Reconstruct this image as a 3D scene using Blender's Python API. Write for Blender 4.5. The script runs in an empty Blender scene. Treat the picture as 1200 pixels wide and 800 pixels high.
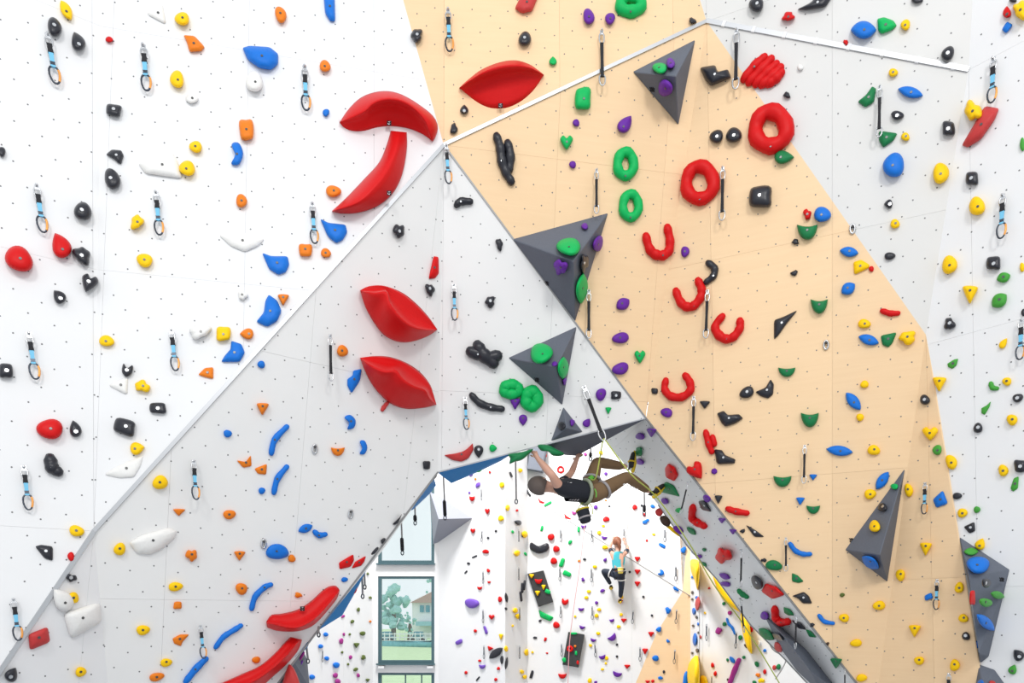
import bpy, bmesh, math, random
from mathutils import Vector, Matrix
random.seed(7)
SC = bpy.context.scene
COL = SC.collection

# ------------------------------------------------------------------ camera, sky, light, exposure
EYE = Vector((0.0, 0.0, 4.5))
FPX = 800.0            # focal length in pixels of the 1200 px wide frame
HOR = 720.0            # row of the horizon (architectural shift lens, camera held level)
cam = bpy.data.objects.new('camera', bpy.data.cameras.new('camera'))
COL.objects.link(cam)
cam.location = EYE
cam.rotation_euler = (math.pi / 2, 0, 0)
cam.data.sensor_width = 36.0
cam.data.lens = 36.0 * FPX / 1200.0
cam.data.shift_y = (HOR - 400.0) / 1200.0
cam.data.clip_start = 0.05
cam.data.clip_end = 400
SC.camera = cam

world = bpy.data.worlds.new('sky')
SC.world = world
world.use_nodes = True
bg = world.node_tree.nodes['Background']
bg.inputs[0].default_value = (0.93, 0.97, 1.0, 1)
bg.inputs[1].default_value = 1.6

def area(name, loc, target, size, power, color=(1, 1, 1)):
    d = bpy.data.lights.new(name, 'AREA')
    d.shape = 'DISK'
    d.size = size
    d.energy = power
    d.color = color
    o = bpy.data.objects.new(name, d)
    o.location = loc
    o.rotation_euler = (Vector(target) - Vector(loc)).to_track_quat('-Z', 'Y').to_euler()
    COL.objects.link(o)
    return o
area('hall_lamp', (3.2, -4.5, 13.0), (0.0, 7.2, 6.0), 2.4, 830, (1.0, 0.985, 0.96))
area('side_fill_light', (-3.0, -4.5, 13.0), (2.0, 7.2, 5.5), 2.4, 670, (1.0, 0.985, 0.96))  # added fill to brighten the plywood strip, no known lamp
area('rear_hall_lamp', (-1.5, 11.5, 14.5), (1.5, 16.5, 6.0), 2.6, 2900, (1.0, 0.99, 0.97))

SC.view_settings.view_transform = 'Standard'
SC.view_settings.look = 'None'
SC.view_settings.gamma = 1.0
SC.view_settings.use_curve_mapping = False
SC.view_settings.exposure = -0.72

# ------------------------------------------------------------------ materials
def mat(name, col, rough=0.5, metal=0.0, spec=0.5, grain=0.0, scale=30.0, bump=0.0):
    m = bpy.data.materials.new(name)
    m.use_nodes = True
    nt = m.node_tree
    b = nt.nodes['Principled BSDF']
    b.inputs['Base Color'].default_value = (*col, 1)
    b.inputs['Roughness'].default_value = rough
    b.inputs['Metallic'].default_value = metal
    b.inputs['Specular IOR Level'].default_value = spec
    if grain or bump:
        tc = nt.nodes.new('ShaderNodeTexCoord')
        no = nt.nodes.new('ShaderNodeTexNoise')
        no.inputs['Scale'].default_value = scale
        no.inputs['Detail'].default_value = 4
        nt.links.new(tc.outputs['Object'], no.inputs['Vector'])
        if grain:
            mx = nt.nodes.new('ShaderNodeMix')
            mx.data_type = 'RGBA'
            mx.inputs[6].default_value = (*[c * (1 - grain) for c in col], 1)
            mx.inputs[7].default_value = (*[min(1, c * (1 + grain)) for c in col], 1)
            nt.links.new(no.outputs['Fac'], mx.inputs[0])
            nt.links.new(mx.outputs[2], b.inputs['Base Color'])
        if bump:
            bp = nt.nodes.new('ShaderNodeBump')
            bp.inputs['Strength'].default_value = bump
            bp.inputs['Distance'].default_value = 0.01
            nt.links.new(no.outputs['Fac'], bp.inputs['Height'])
            nt.links.new(bp.outputs['Normal'], b.inputs['Normal'])
    return m

def wood_mat(name, dark, light):
    m = bpy.data.materials.new(name)
    m.use_nodes = True
    nt = m.node_tree
    b = nt.nodes['Principled BSDF']
    b.inputs['Roughness'].default_value = 0.55
    b.inputs['Specular IOR Level'].default_value = 0.3
    tc = nt.nodes.new('ShaderNodeTexCoord')
    mp = nt.nodes.new('ShaderNodeMapping')
    mp.inputs['Scale'].default_value = (0.7, 1.0, 14.0)
    no = nt.nodes.new('ShaderNodeTexNoise')
    no.inputs['Scale'].default_value = 2.2
    no.inputs['Detail'].default_value = 6
    no.inputs['Distortion'].default_value = 0.6
    oi = nt.nodes.new('ShaderNodeObjectInfo')
    mx = nt.nodes.new('ShaderNodeMix'); mx.data_type = 'RGBA'
    mx.inputs[6].default_value = (*dark, 1)
    mx.inputs[7].default_value = (*light, 1)
    hs = nt.nodes.new('ShaderNodeHueSaturation')
    mr = nt.nodes.new('ShaderNodeMapRange')
    mr.inputs[3].default_value = 0.955
    mr.inputs[4].default_value = 1.03
    nt.links.new(tc.outputs['Object'], mp.inputs['Vector'])
    nt.links.new(mp.outputs['Vector'], no.inputs['Vector'])
    nt.links.new(no.outputs['Fac'], mx.inputs[0])
    nt.links.new(oi.outputs['Random'], mr.inputs[0])
    nt.links.new(mr.outputs[0], hs.inputs['Value'])
    nt.links.new(mx.outputs[2], hs.inputs['Color'])
    nt.links.new(hs.outputs['Color'], b.inputs['Base Color'])
    return m

M = {}
M['white'] = mat('white_wall_paint', (0.765, 0.765, 0.775), 0.6, grain=0.02, scale=3)
M['grey'] = mat('light_grey_wall_paint', (0.76, 0.755, 0.75), 0.6, grain=0.02, scale=3)
M['warm'] = mat('dimmed_warm_white_wall_paint', (0.67, 0.66, 0.645), 0.6, grain=0.02, scale=3)  # warm white, darkened to offset excess lamp light on the rail walls
M['wood'] = wood_mat('birch_plywood', (0.81, 0.565, 0.335), (0.87, 0.63, 0.39))
M['dgrey'] = mat('slate_grey_texture_paint', (0.112, 0.126, 0.160), 0.7, grain=0.1, scale=60, bump=0.15)
M['lit_grey'] = mat('lit_slate_texture_paint', (0.27, 0.28, 0.33), 0.7, grain=0.1, scale=60)  # slate paint lightened to carry the strong light on the rear pyramid
M['hole'] = mat('dark_bolt_hole', (0.16, 0.16, 0.165), 0.6)
M['steel'] = mat('steel', (0.62, 0.63, 0.65), 0.3, 1.0)
M['alu'] = mat('brushed_aluminium', (0.52, 0.53, 0.55), 0.42, 1.0)
M['boltdark'] = mat('dark_bolt_steel', (0.12, 0.12, 0.12), 0.35, 0.8)
M['edge'] = mat('grey_edge_metal', (0.30, 0.30, 0.30), 0.5, 0.4)
M['sling'] = mat('black_nylon_sling', (0.012, 0.012, 0.016), 0.8)
M['sleeve'] = mat('sky_blue_nylon_sleeve', (0.16, 0.50, 0.74), 0.6)
M['darkbiner'] = mat('anodised_charcoal_metal', (0.06, 0.07, 0.09), 0.35, 0.7)
M['gate'] = mat('orange_anodised_gate', (0.85, 0.36, 0.08), 0.35, 0.3)
M['glass'] = None
def hm(name, c, rough=0.5, spec=0.22):
    return mat(name, c, rough, 0.0, spec, grain=0.06, scale=45, bump=0.12)
HC = {
 'Y': ('yellow', hm('yellow_resin', (0.95, 0.58, 0.002))),
 'O': ('orange', hm('orange_resin', (0.78, 0.20, 0.012))),
 'B': ('blue', hm('blue_resin', (0.008, 0.16, 0.62))),
 'K': ('black', hm('black_resin', (0.018, 0.019, 0.027), 0.36, 0.4)),
 'R': ('red', hm('red_resin', (0.62, 0.008, 0.009), 0.45, 0.16)),
 'G': ('emerald green', hm('emerald_resin', (0.002, 0.43, 0.10))),
 'D': ('dark green', hm('dark_green_resin', (0.010, 0.185, 0.060))),
 'L': ('grass green', hm('grass_green_resin', (0.060, 0.330, 0.045))),
 'P': ('purple', hm('purple_resin', (0.13, 0.022, 0.32))),
 'M': ('magenta', hm('magenta_resin', (0.36, 0.030, 0.24))),
 'V': ('violet', hm('violet_resin', (0.17, 0.080, 0.46))),
 'N': ('olive', hm('olive_resin', (0.11, 0.15, 0.035))),
 'W': ('white', hm('white_resin', (0.80, 0.79, 0.77))),
 'S': ('dull red', hm('dull_red_resin', (0.52, 0.045, 0.045))),
 'C': ('brown', hm('brown_resin', (0.06, 0.035, 0.025))),
 'H': ('slate grey', M['dgrey']),
}

# ------------------------------------------------------------------ helpers
def link(name, mesh, m=None, parent=None, loc=None):
    o = bpy.data.objects.new(name, mesh)
    COL.objects.link(o)
    if m is not None and mesh is not None and not mesh.materials:
        mesh.materials.append(m)
    if parent is not None:
        o.parent = parent
    if loc is not None:
        o.location = loc
    return o

def from_bm(name, bm, smooth=True):
    bmesh.ops.recalc_face_normals(bm, faces=bm.faces)
    me = bpy.data.meshes.new(name)
    bm.to_mesh(me)
    bm.free()
    if smooth:
        for p in me.polygons:
            p.use_smooth = True
    return me

def rebase(pts):
    """Origin at the lowest middle of a point cloud."""
    c = sum(pts, Vector()) / len(pts)
    return c

def W(px, py, Y):
    return Vector(((px - 600.0) / FPX * Y, Y, EYE.z + (HOR - py) / FPX * Y))
def proj(p):
    return (600 + FPX * p.x / p.y, HOR - FPX * (p.z - EYE.z) / p.y)
class Plane:
    def __init__(s, a, b, c):
        n = (b - a).cross(c - a).normalized()
        if n.dot(EYE - a) < 0:
            n = -n
        s.a, s.n = a, n
    def hit(s, px, py, off=0.0):
        d = Vector(((px - 600.0) / FPX, 1.0, (HOR - py) / FPX))
        t = (s.a + s.n * off - EYE).dot(s.n) / d.dot(s.n)
        return EYE + d * t
def inside(px, py, poly):
    c = False
    n = len(poly)
    for i in range(n):
        x1, y1 = poly[i]; x2, y2 = poly[(i + 1) % n]
        if (y1 > py) != (y2 > py) and px < (x2 - x1) * (py - y1) / (y2 - y1) + x1:
            c = not c
    return c

def box_between(a, b, n, wid, hgt):
    """Bar from a to b, wid across, hgt along n (centred)."""
    bm = bmesh.new()
    d = (b - a).normalized()
    s = d.cross(n).normalized()
    n = s.cross(d)
    vs = []
    for p in (a, b):
        for i, j in ((-1, -1), (1, -1), (1, 1), (-1, 1)):
            vs.append(bm.verts.new(p + s * (i * wid / 2) + n * (j * hgt / 2)))
    bm.faces.new(vs[0:4]); bm.faces.new(vs[4:8])
    for k in range(4):
        bm.faces.new((vs[k], vs[(k + 1) % 4], vs[4 + (k + 1) % 4], vs[4 + k]))
    return bm

def tube_bm(bm, pts, rad, seg=10, closed=False, cap=True, up=None, flat=1.0):
    """Round tube through pts (Vectors) with radius per point; rounded ends. flat squashes it along up."""
    n = len(pts)
    rad = list(rad) if hasattr(rad, '__len__') else [rad] * n
    rows = []
    P, R, T = [], [], []
    for i in range(n):
        if closed:
            t = (pts[(i + 1) % n] - pts[i - 1])
        else:
            t = pts[min(i + 1, n - 1)] - pts[max(i - 1, 0)]
        P.append(pts[i]); R.append(rad[i]); T.append(t.normalized())
    if cap and not closed:
        a, b = P[0], P[-1]
        P = [a - T[0] * rad[0] * .95, a - T[0] * rad[0] * .7] + P + [b + T[-1] * rad[-1] * .7, b + T[-1] * rad[-1] * .95]
        R = [rad[0] * .3, rad[0] * .72] + R + [rad[-1] * .72, rad[-1] * .3]
        T = [T[0], T[0]] + T + [T[-1], T[-1]]
    ref = up if up is not None else Vector((0.13, 0.21, 0.97))
    for p, r, t in zip(P, R, T):
        if abs(t.dot(ref)) > 0.98:
            ref2 = Vector((1, 0.1, 0))
        else:
            ref2 = ref
        s = t.cross(ref2).normalized()
        u = s.cross(t).normalized()
        rows.append([bm.verts.new(p + s * (r * math.cos(2 * math.pi * k / seg)) + u * (r * flat * math.sin(2 * math.pi * k / seg))) for k in range(seg)])
    m = len(rows)
    for i in range(m if closed else m - 1):
        A, B = rows[i], rows[(i + 1) % m]
        for k in range(seg):
            bm.faces.new((A[k], A[(k + 1) % seg], B[(k + 1) % seg], B[k]))
    if not closed:
        bm.faces.new(rows[0]); bm.faces.new(rows[-1])

def spline(pts, k=4, closed=False):
    """Catmull-Rom through 2D or 3D points."""
    n = len(pts)
    out = []
    V = [Vector(p) for p in pts]
    last = n if closed else n - 1
    for i in range(last):
        p0 = V[(i - 1) % n] if closed or i > 0 else V[0]
        p1 = V[i]; p2 = V[(i + 1) % n]
        p3 = V[(i + 2) % n] if closed or i + 2 < n else V[-1]
        for j in range(k):
            t = j / k
            out.append(0.5 * ((2 * p1) + (p2 - p0) * t + (2 * p0 - 5 * p1 + 4 * p2 - p3) * t * t + (3 * p1 - p0 - 3 * p2 + p3) * t ** 3))
    if not closed:
        out.append(V[-1])
    return out

def centred(bm, name, m, parent=None, smooth=True):
    """Link a bmesh given in world space as an object whose origin lies at its own middle."""
    c = Vector()
    for v in bm.verts:
        c += v.co
    c /= len(bm.verts)
    off = parent.matrix_world_loc if False else None
    for v in bm.verts:
        v.co -= c
    me = from_bm(name, bm, smooth)
    o = link(name, me, m, parent)
    base = ROOT_LOC.get(parent.name, Vector()) if parent is not None else Vector()
    o.location = c - base
    if parent is None or True:
        ROOT_LOC[o.name] = c
    return o
ROOT_LOC = {}
def empty(name, loc):
    o = bpy.data.objects.new(name, None)
    COL.objects.link(o)
    o.location = loc
    ROOT_LOC[o.name] = Vector(loc)
    return o
def tag(o, label, cat, group=None):
    o['label'] = label
    o['category'] = cat
    if group:
        o['group'] = group
    return o

# ------------------------------------------------------------------ planes of the climbing walls
T1 = W(520, 170, 7.3)
T2 = W(828, 25, 7.5)
T3 = W(1135, 82, 6.6)
Tf = W(110, 622, 6.2)
Pk = W(757, 490, 8.3)
Q = W(513, 553, 8.15)
PL = {}
PL['D1'] = Plane(T1, T2, Pk)
PL['D2'] = Plane(T2, T3, Pk)
Mk = PL['D2'].hit(1085, 392)
Vk = PL['D2'].hit(1026, 828)
PL['G'] = Plane(T3, Mk, W(1250, 400, 6.15))
PL['Gw'] = Plane(Mk, Vk, PL['G'].hit(1152, 812) + PL['G'].n * 0.04)
PL['C2'] = Plane(T1, Pk, Q)
PL['C1'] = Plane(T1, Q, Tf)
PL['A2'] = Plane(Tf, PL['C1'].hit(127, 810), W(-60, 874, 5.5))
TRt = PL['G'].hit(1147, -130)
TFt0 = Plane(T2, TRt, T3)
PL['E'] = TFt0
U2 = PL['E'].hit(780, -130)
PL['F'] = Plane(T1, T2, U2)
U1 = PL['F'].hit(436, -130)
PL['B'] = Plane(Tf, T1, U1)
U0 = PL['B'].hit(121, -130)
PL['A'] = Plane(Tf, U0, W(-60, 874, 5.5))
Kk = W(880, 732, 9.3)
PL['I'] = Plane(Pk, Vk, Kk)
# far walls
PL['J'] = Plane(W(300, 700, 13.5), W(437, 700, 16.6), W(437, 900, 16.6))
PL['Win'] = Plane(W(437, 700, 16.6), W(514, 700, 16.6), W(514, 900, 16.6))
PL['H'] = Plane(W(514, 700, 16.6), W(592, 700, 15.6), W(592, 900, 15.6))
PL['S1'] = Plane(W(592, 700, 15.6), W(618, 700, 16.4), W(618, 900, 16.4))
L1 = W(618, 580, 16.4); L2 = W(812, 700, 15.2)
PL['I2'] = Plane(L1, L2, W(618, 900, 16.4))
PL['I3'] = Plane(L1, L2, W(700, 420, 17.6))
PL['Z'] = Plane(W(809, 700, 15.2), W(820, 700, 14.0), W(820, 900, 14.0))
PL['K'] = Plane(W(820, 700, 14.0), W(960, 700, 11.6), W(960, 900, 11.6))

# facets: plane key -> outline in photo pixels, looked up nearest first
FAC = [
 ('I', [(757, 490), (708, 515), (772, 592), (807, 641), (840, 678), (880, 732), (920, 772), (1010, 868), (1026, 828)], 'grey'),
 ('C2', [(520, 170), (757, 490), (513, 553)], 'grey'),
 ('C1', [(520, 170), (513, 553), (448, 645), (370, 742), (312, 818), (170, 1010), (134, 1010), (127, 810), (110, 622)], 'grey'),
 ('A2', [(110, 622), (127, 810), (137, 1010), (-60, 1010), (-60, 874)], 'white'),
 ('A', [(110, 622), (121, -130), (-110, -130), (-60, 874)], 'white'),
 ('B', [(110, 622), (520, 170), (436, -130), (121, -130)], 'white'),
 ('F', [(520, 170), (828, 25), (780, -130), (436, -130)], 'wood'),
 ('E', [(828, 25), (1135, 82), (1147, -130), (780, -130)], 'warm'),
 ('D1', [(520, 170), (828, 25), (757, 490)], 'wood'),
 ('D2', [(828, 25), (1085, 392), (1026, 828), (757, 490)], 'wood'),
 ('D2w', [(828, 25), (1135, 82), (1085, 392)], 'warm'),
 ('Gw', [(1085, 392), (1152, 812), (1180, 1010), (1170, 1010), (1026, 828)], 'wood'),
 ('G', [(1135, 82), (1147, -130), (1330, -130), (1330, 1010), (1140, 1010), (1085, 392)], 'white'),
 ('J', [(300, 560), (437, 480), (437, 1000), (300, 1000)], 'white'),
 ('H', [(514, 430), (592, 420), (592, 1000), (514, 1000)], 'white'),
 ('S1', [(592, 420), (618, 420), (618, 1000), (592, 1000)], 'white'),
 ('I2w', [(800, 693), (812, 700), (812, 1000), (690, 1000), (740, 812), (770, 740)], 'wood'),
 ('I2', [(618, 580), (800, 693), (770, 740), (740, 812), (690, 1000), (618, 1000)], 'white'),
 ('I3w', [(795, 600), (812, 620), (812, 700), (800, 693)], 'wood'),
 ('I3', [(618, 580), (618, 430), (812, 430), (812, 620), (795, 600), (800, 693)], 'white'),
 ('Z', [(809, 430), (820, 430), (820, 1000), (809, 1000)], 'white'),
 ('K', [(820, 600), (1010, 560), (1010, 1000), (820, 1000)], 'white'),
]
PL['D2w'] = PL['D2']; PL['I2w'] = PL['I2']; PL['I3w'] = PL['I3']
EXTRA = []      # faces of volumes: (poly, Plane, name)
def find(px, py, name=None):
    if name:
        return PL[name], name
    for poly, pl, nm in EXTRA:
        if inside(px, py, poly):
            return pl, nm
    for k, poly, m in FAC:
        if inside(px, py, poly):
            return PL[k], k
    raise ValueError((px, py))

# ------------------------------------------------------------------ the setting
def clip(poly, lo, hi, ax):
    for sgn, lim in ((1, lo), (-1, hi)):
        out = []
        n = len(poly)
        for i in range(n):
            p, q = poly[i], poly[(i + 1) % n]
            dp, dq = sgn * (p[ax] - lim), sgn * (q[ax] - lim)
            if dp >= 0:
                out.append(p)
            if (dp >= 0) != (dq >= 0):
                t = dp / (dp - dq)
                out.append((p[0] + (q[0] - p[0]) * t, p[1] + (q[1] - p[1]) * t))
        poly = out
        if len(poly) < 3:
            return []
    return poly
def area2(poly):
    return 0.5 * sum(poly[i][0] * poly[(i + 1) % len(poly)][1] - poly[(i + 1) % len(poly)][0] * poly[i][1] for i in range(len(poly)))

def prism(poly2, to3, n, z0, z1, name):
    bm = bmesh.new()
    top = [bm.verts.new(to3(*p) + n * z1) for p in poly2]
    bot = [bm.verts.new(to3(*p) + n * z0) for p in poly2]
    bm.faces.new(top); bm.faces.new(bot[::-1])
    k = len(top)
    for i in range(k):
        bm.faces.new((top[i], bot[i], bot[(i + 1) % k], top[(i + 1) % k]))
    bmesh.ops.triangulate(bm, faces=[f for f in bm.faces if len(f.verts) > 4])
    return bm

def build_facet(root, key, poly, mkey, pw=1.25, ph=2.5, pitch=0.2, hole=True, skew=0.0, hr=0.0078):
    pl = PL[key]
    n = pl.n
    u = Vector((0, 0, 1)).cross(n).normalized()
    v = n.cross(u)
    o3 = pl.a
    pts = [pl.hit(*p) for p in poly]
    p2 = [((p - o3).dot(u), (p - o3).dot(v)) for p in pts]
    if area2(p2) < 0:
        p2 = p2[::-1]
    to3 = lambda a, b: o3 + u * a + v * b
    centred(prism(p2, to3, n, -0.06, -0.019, 'b'), 'backing', M[mkey], root, False)
    x0, x1 = min(p[0] for p in p2), max(p[0] for p in p2)
    y0, y1 = min(p[1] for p in p2), max(p[1] for p in p2)
    i0, i1 = math.floor(x0 / pw), math.ceil(x1 / pw)
    j0, j1 = math.floor(y0 / ph), math.ceil(y1 / ph)
    g = 0.0007
    for i in range(i0, i1):
        for j in range(j0, j1):
            c = clip(clip(p2, i * pw + g, (i + 1) * pw - g, 0), j * ph + g, (j + 1) * ph - g, 1)
            if len(c) < 3 or abs(area2(c)) < 0.01:
                continue
            cl = []
            for q in c:
                if not cl or (abs(q[0] - cl[-1][0]) + abs(q[1] - cl[-1][1])) > 1e-5:
                    cl.append(q)
            if len(cl) > 2:
                centred(prism(cl, to3, n, -0.018, 0.0, 'p'), 'panel', M[mkey], root, False)
    if not hole:
        return
    bm = bmesh.new()
    for i in range(math.floor(x0 / pitch), math.ceil(x1 / pitch) + 1):
        for j in range(math.floor(y0 / pitch), math.ceil(y1 / pitch) + 1):
            a = (i + 0.5 * (j % 2)) * pitch + random.uniform(-.012, .012)
            b = (j + 0.35) * pitch + random.uniform(-.01, .01) + (0.06 if i % 2 else 0.0) 
            if not inside(a, b, p2):
                continue
            c = to3(a, b)
            px, py = proj(c)
            if px < -30 or px > 1230 or py < -30 or py > 830:
                continue
            ring = [bm.verts.new(c + n * 0.0015 + u * (hr * math.cos(t * math.pi / 3)) + v * (hr * math.sin(t * math.pi / 3))) for t in range(6)]
            low = [bm.verts.new(r.co - n * 0.003) for r in ring]
            bm.faces.new(ring)
            for t in range(6):
                bm.faces.new((ring[t], low[t], low[(t + 1) % 6], ring[(t + 1) % 6]))
    if len(bm.verts):
        o = centred(bm, 'bolt_holes', M['hole'], root, False)
        o['kind'] = 'stuff'
    else:
        bm.free()

WALLS = [
 ('wall_left', ['A', 'A2'], {}),
 ('wall_upper_left', ['B'], {}),
 ('wall_arch', ['C1', 'C2', 'I'], {}),
 ('wall_upper', ['F', 'E'], {}),
 ('wall_front', ['D1', 'D2', 'D2w'], {}),
 ('wall_right', ['Gw', 'G'], {}),
 ('wall_rear_left', ['J', 'H'], dict(hole=False)),
 ('wall_rear', ['S1', 'I2', 'I2w', 'I3', 'I3w'], dict(hole=False)),
 ('wall_rear_right', ['Z', 'K'], dict(hole=False)),
]
FD = {k: (poly, m) for k, poly, m in FAC}
for nm, keys, kw in WALLS:
    r = empty(nm, PL[keys[0]].a)
    r['kind'] = 'structure'
    for k in keys:
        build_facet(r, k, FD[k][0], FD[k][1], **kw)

def struct(o):
    o['kind'] = 'structure'
    return o
def trim(i, a, b, n, wid=0.035, hgt=0.03, m='alu'):
    return struct(centred(box_between(a, b, n, wid, hgt), 'trim_%d' % i, M[m], None, False))
T0 = PL['A'].hit(-58, 872)
def mid(a, b):
    return ((PL[a].n + PL[b].n) / 2).normalized()
trim(1, T0, Tf, mid('A', 'A2'))
trim(2, Tf, T1, mid('B', 'C1'))
trim(3, T1, T2, mid('F', 'D1'))
t4 = trim(4, T2, T3, mid('E', 'D2'), 0.045, 0.035)
for k in range(8):      # joint plates along the rail
    f = (k + 0.6) / 8
    c = T2.lerp(T3, f)
    d = (T3 - T2).normalized()
    centred(box_between(c - d * .018, c + d * .018, mid('E', 'D2'), 0.054, 0.044), 'joint_plate', M['white'], t4, False)
trim(5, T1, Pk, mid('C2', 'D1'), 0.018, 0.018, 'edge')
trim(6, Pk, Vk, mid('I', 'D2'), 0.022, 0.022, 'edge')
trim(7, Q, Pk, PL['C2'].n, 0.016, 0.012, 'alu')
S0 = PL['C1'].hit(312, 818)
trim(8, Q, S0, PL['C1'].n, 0.02, 0.02, 'edge')

def slab(name, pts, m, thick=0.05, smooth=False, back=None):
    """A plane-ish wall piece from 3D points with a little thickness behind it."""
    bm = bmesh.new()
    n = (pts[1] - pts[0]).cross(pts[2] - pts[0]).normalized()
    if n.dot(EYE - pts[0]) < 0:
        n = -n
    top = [bm.verts.new(p) for p in pts]
    bot = [bm.verts.new(p + back if back is not None else p - n * thick) for p in pts]
    bm.faces.new(top); bm.faces.new(bot[::-1])
    for i in range(len(pts)):
        j = (i + 1) % len(pts)
        bm.faces.new((top[i], bot[i], bot[j], top[j]))
    return bm
# soffit and the hidden inner faces of the arch
Pb = PL['I'].hit(712, 512)
Qb = Vector((Q.x - 0.25, Q.y + 1.3, Q.z + 0.62))
Sb = Vector((S0.x - 0.5, S0.y + 1.3, S0.z + 0.1))
ar = struct(empty('wall_arch_soffit', Q))
centred(slab('s', [Q, Pk, Pb + Vector((0, .1, .75)), Qb], M['grey'], back=Vector((0, .03, .05))), 'panel', M['grey'], ar, False)
centred(slab('s', [Q, Qb, Sb, S0], M['grey'], back=Vector((-.05, .03, .02))), 'panel', M['grey'], ar, False)
# return face of the plywood strip on the right wall
rg = [PL['Gw'].hit(1085, 392), PL['Gw'].hit(1152, 812), PL['Gw'].hit(1180, 1010), PL['G'].hit(1178, 1010), PL['G'].hit(1150, 812)]
rv = struct(empty('wall_strip_return', rg[0]))
centred(slab('s', [rg[0], rg[1], rg[4]], M['wood'], 0.01), 'panel', M['wood'], rv, False)
centred(slab('s', [rg[1], rg[2], rg[3], rg[4]], M['wood'], 0.01), 'panel', M['wood'], rv, False)

# floor of the hall
bm = bmesh.new()
bmesh.ops.create_grid(bm, x_segments=2, y_segments=2, size=1)
for v in bm.verts:
    v.co = Vector((v.co.x * 14, v.co.y * 11 + 8, 0))
struct(centred(bm, 'floor', mat('grey_blue_crash_matting', (0.34, 0.36, 0.39), 0.8, grain=0.1, scale=2), None, False))

# ------------------------------------------------------------------ window wall and the outdoors
gm = bpy.data.materials.new('window_glass')
gm.use_nodes = True
nt = gm.node_tree
for nd in list(nt.nodes):
    nt.nodes.remove(nd)
out = nt.nodes.new('ShaderNodeOutputMaterial')
tr = nt.nodes.new('ShaderNodeBsdfTransparent'); tr.inputs[0].default_value = (0.965, 1.0, 1.0, 1)
gl = nt.nodes.new('ShaderNodeBsdfGlossy'); gl.inputs['Roughness'].default_value = 0.03
mxs = nt.nodes.new('ShaderNodeMixShader'); mxs.inputs[0].default_value = 0.05
nt.links.new(tr.outputs[0], mxs.inputs[1]); nt.links.new(gl.outputs[0], mxs.inputs[2]); nt.links.new(mxs.outputs[0], out.inputs[0])
M['glass'] = gm
M['frame'] = mat('petrol_grey_window_metal', (0.055, 0.115, 0.135), 0.45)
WY = 16.6
def wbox(x0, y0, x1, y1, Y0, Y1):
    """Box whose front face at depth Y0 covers the given pixels."""
    a, b = W(x0, y0, WY), W(x1, y1, WY)
    bm = bmesh.new()
    bmesh.ops.create_cube(bm, size=1)
    for v in bm.verts:
        v.co = Vector(((a.x + b.x) / 2 + v.co.x * abs(b.x - a.x), (Y0 + Y1) / 2 + v.co.y * (Y1 - Y0), (a.z + b.z) / 2 + v.co.z * abs(b.z - a.z)))
    return bm
wr = struct(empty('wall_window', W(475, 780, WY)))
for r in ((437, 430, 443, 1000), (509, 430, 514, 1000), (443, 660, 509, 675), (443, 777, 509, 788), (443, 430, 509, 470)):
    centred(wbox(*r, WY, WY + 0.3), 'panel', M['white'], wr, False)
for i, (y0, y1) in enumerate(((470, 660), (675, 777), (788, 1000))):
    r = struct(empty('window_%d' % (i + 1), W(476, y1, WY + .1)))
    x0, x1 = 443, 509
    t = 3.6
    for q in ((x0, y0, x0 + t, y1), (x1 - t, y0, x1, y1), (x0 + t, y0, x1 - t, y0 + t * .8), (x0 + t, y1 - t, x1 - t, y1)):
        centred(wbox(*q, WY + .02, WY + .12), 'window_frame', M['frame'], r, False)
    if i == 2:
        for xx in (474, 493):
            centred(wbox(xx, y0 + 3, xx + 1.4, y1 - t, WY + .05, WY + .10), 'mullion', M['frame'], r, False)
    centred(wbox(x0 + t, y0 + 3, x1 - t, y1 - t, WY + .065, WY + .075), 'glass_pane', gm, r, False)
    if i < 2:
        centred(wbox(x0 - 1.5, y1, x1 + 1, y1 + 1.6, WY - .10, WY + .1), 'sill', M['frame'], r, False)
for x in (447, 504):
    bm = wbox(x - 3, 780, x + 4, 782.5, WY - .1, WY)
    tag(centred(bm, 'window_handle', M['white'], None, False), 'white lever handle under the middle window, %s end' % ('tree' if x < 460 else 'house'), 'handle')
# outdoors; lawn and leaf colours paled to stand in for sunlight
GZ = 1.75
bm = bmesh.new()
bmesh.ops.create_grid(bm, x_segments=30, y_segments=30, size=1)
for v in bm.verts:
    v.co = Vector((v.co.x * 60 - 10, v.co.y * 55 + 73, GZ + 0.12 * math.sin(v.co.x * 17) * math.cos(v.co.y * 13)))
lw = centred(bm, 'lawn', mat('sunlit_mown_grass', (0.66, 0.84, 0.50), 0.9, grain=0.2, scale=2.0), None)
lw['kind'] = 'structure'
def obox(px0, py0, px1, py1, Y, d):
    a, b = W(px0, py0, Y), W(px1, py1, Y)
    bm = bmesh.new()
    bmesh.ops.create_cube(bm, size=1)
    for v in bm.verts:
        v.co = Vector(((a.x + b.x) / 2 + v.co.x * abs(b.x - a.x), Y + d / 2 + v.co.y * d, (a.z + b.z) / 2 + v.co.z * abs(b.z - a.z)))
    return bm
Mh = mat('pale_render', (0.85, 0.85, 0.86), 0.8)
Mr = mat('terracotta_tiles', (0.50, 0.33, 0.30), 0.8, grain=0.15, scale=8)
Mw = mat('dark_teal_glass', (0.10, 0.32, 0.40), 0.2)  # dark teal for house panes and car cabins
Ml = mat('blue_green_leaves', (0.36, 0.62, 0.60), 0.8, grain=0.3, scale=3)
Mt = mat('tree_bark', (0.16, 0.13, 0.11), 0.9)
hs = empty('house', W(497, 747, 82))
centred(obox(483, 704, 540, 747.5, 82, 8), 'wall', Mh, hs, False)
bm = bmesh.new()
e = [W(480, 706, 81.5), W(543, 706, 81.5), W(512, 690, 81.5)]
f = [p + Vector((0, 9.2, 0)) for p in e]
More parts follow.
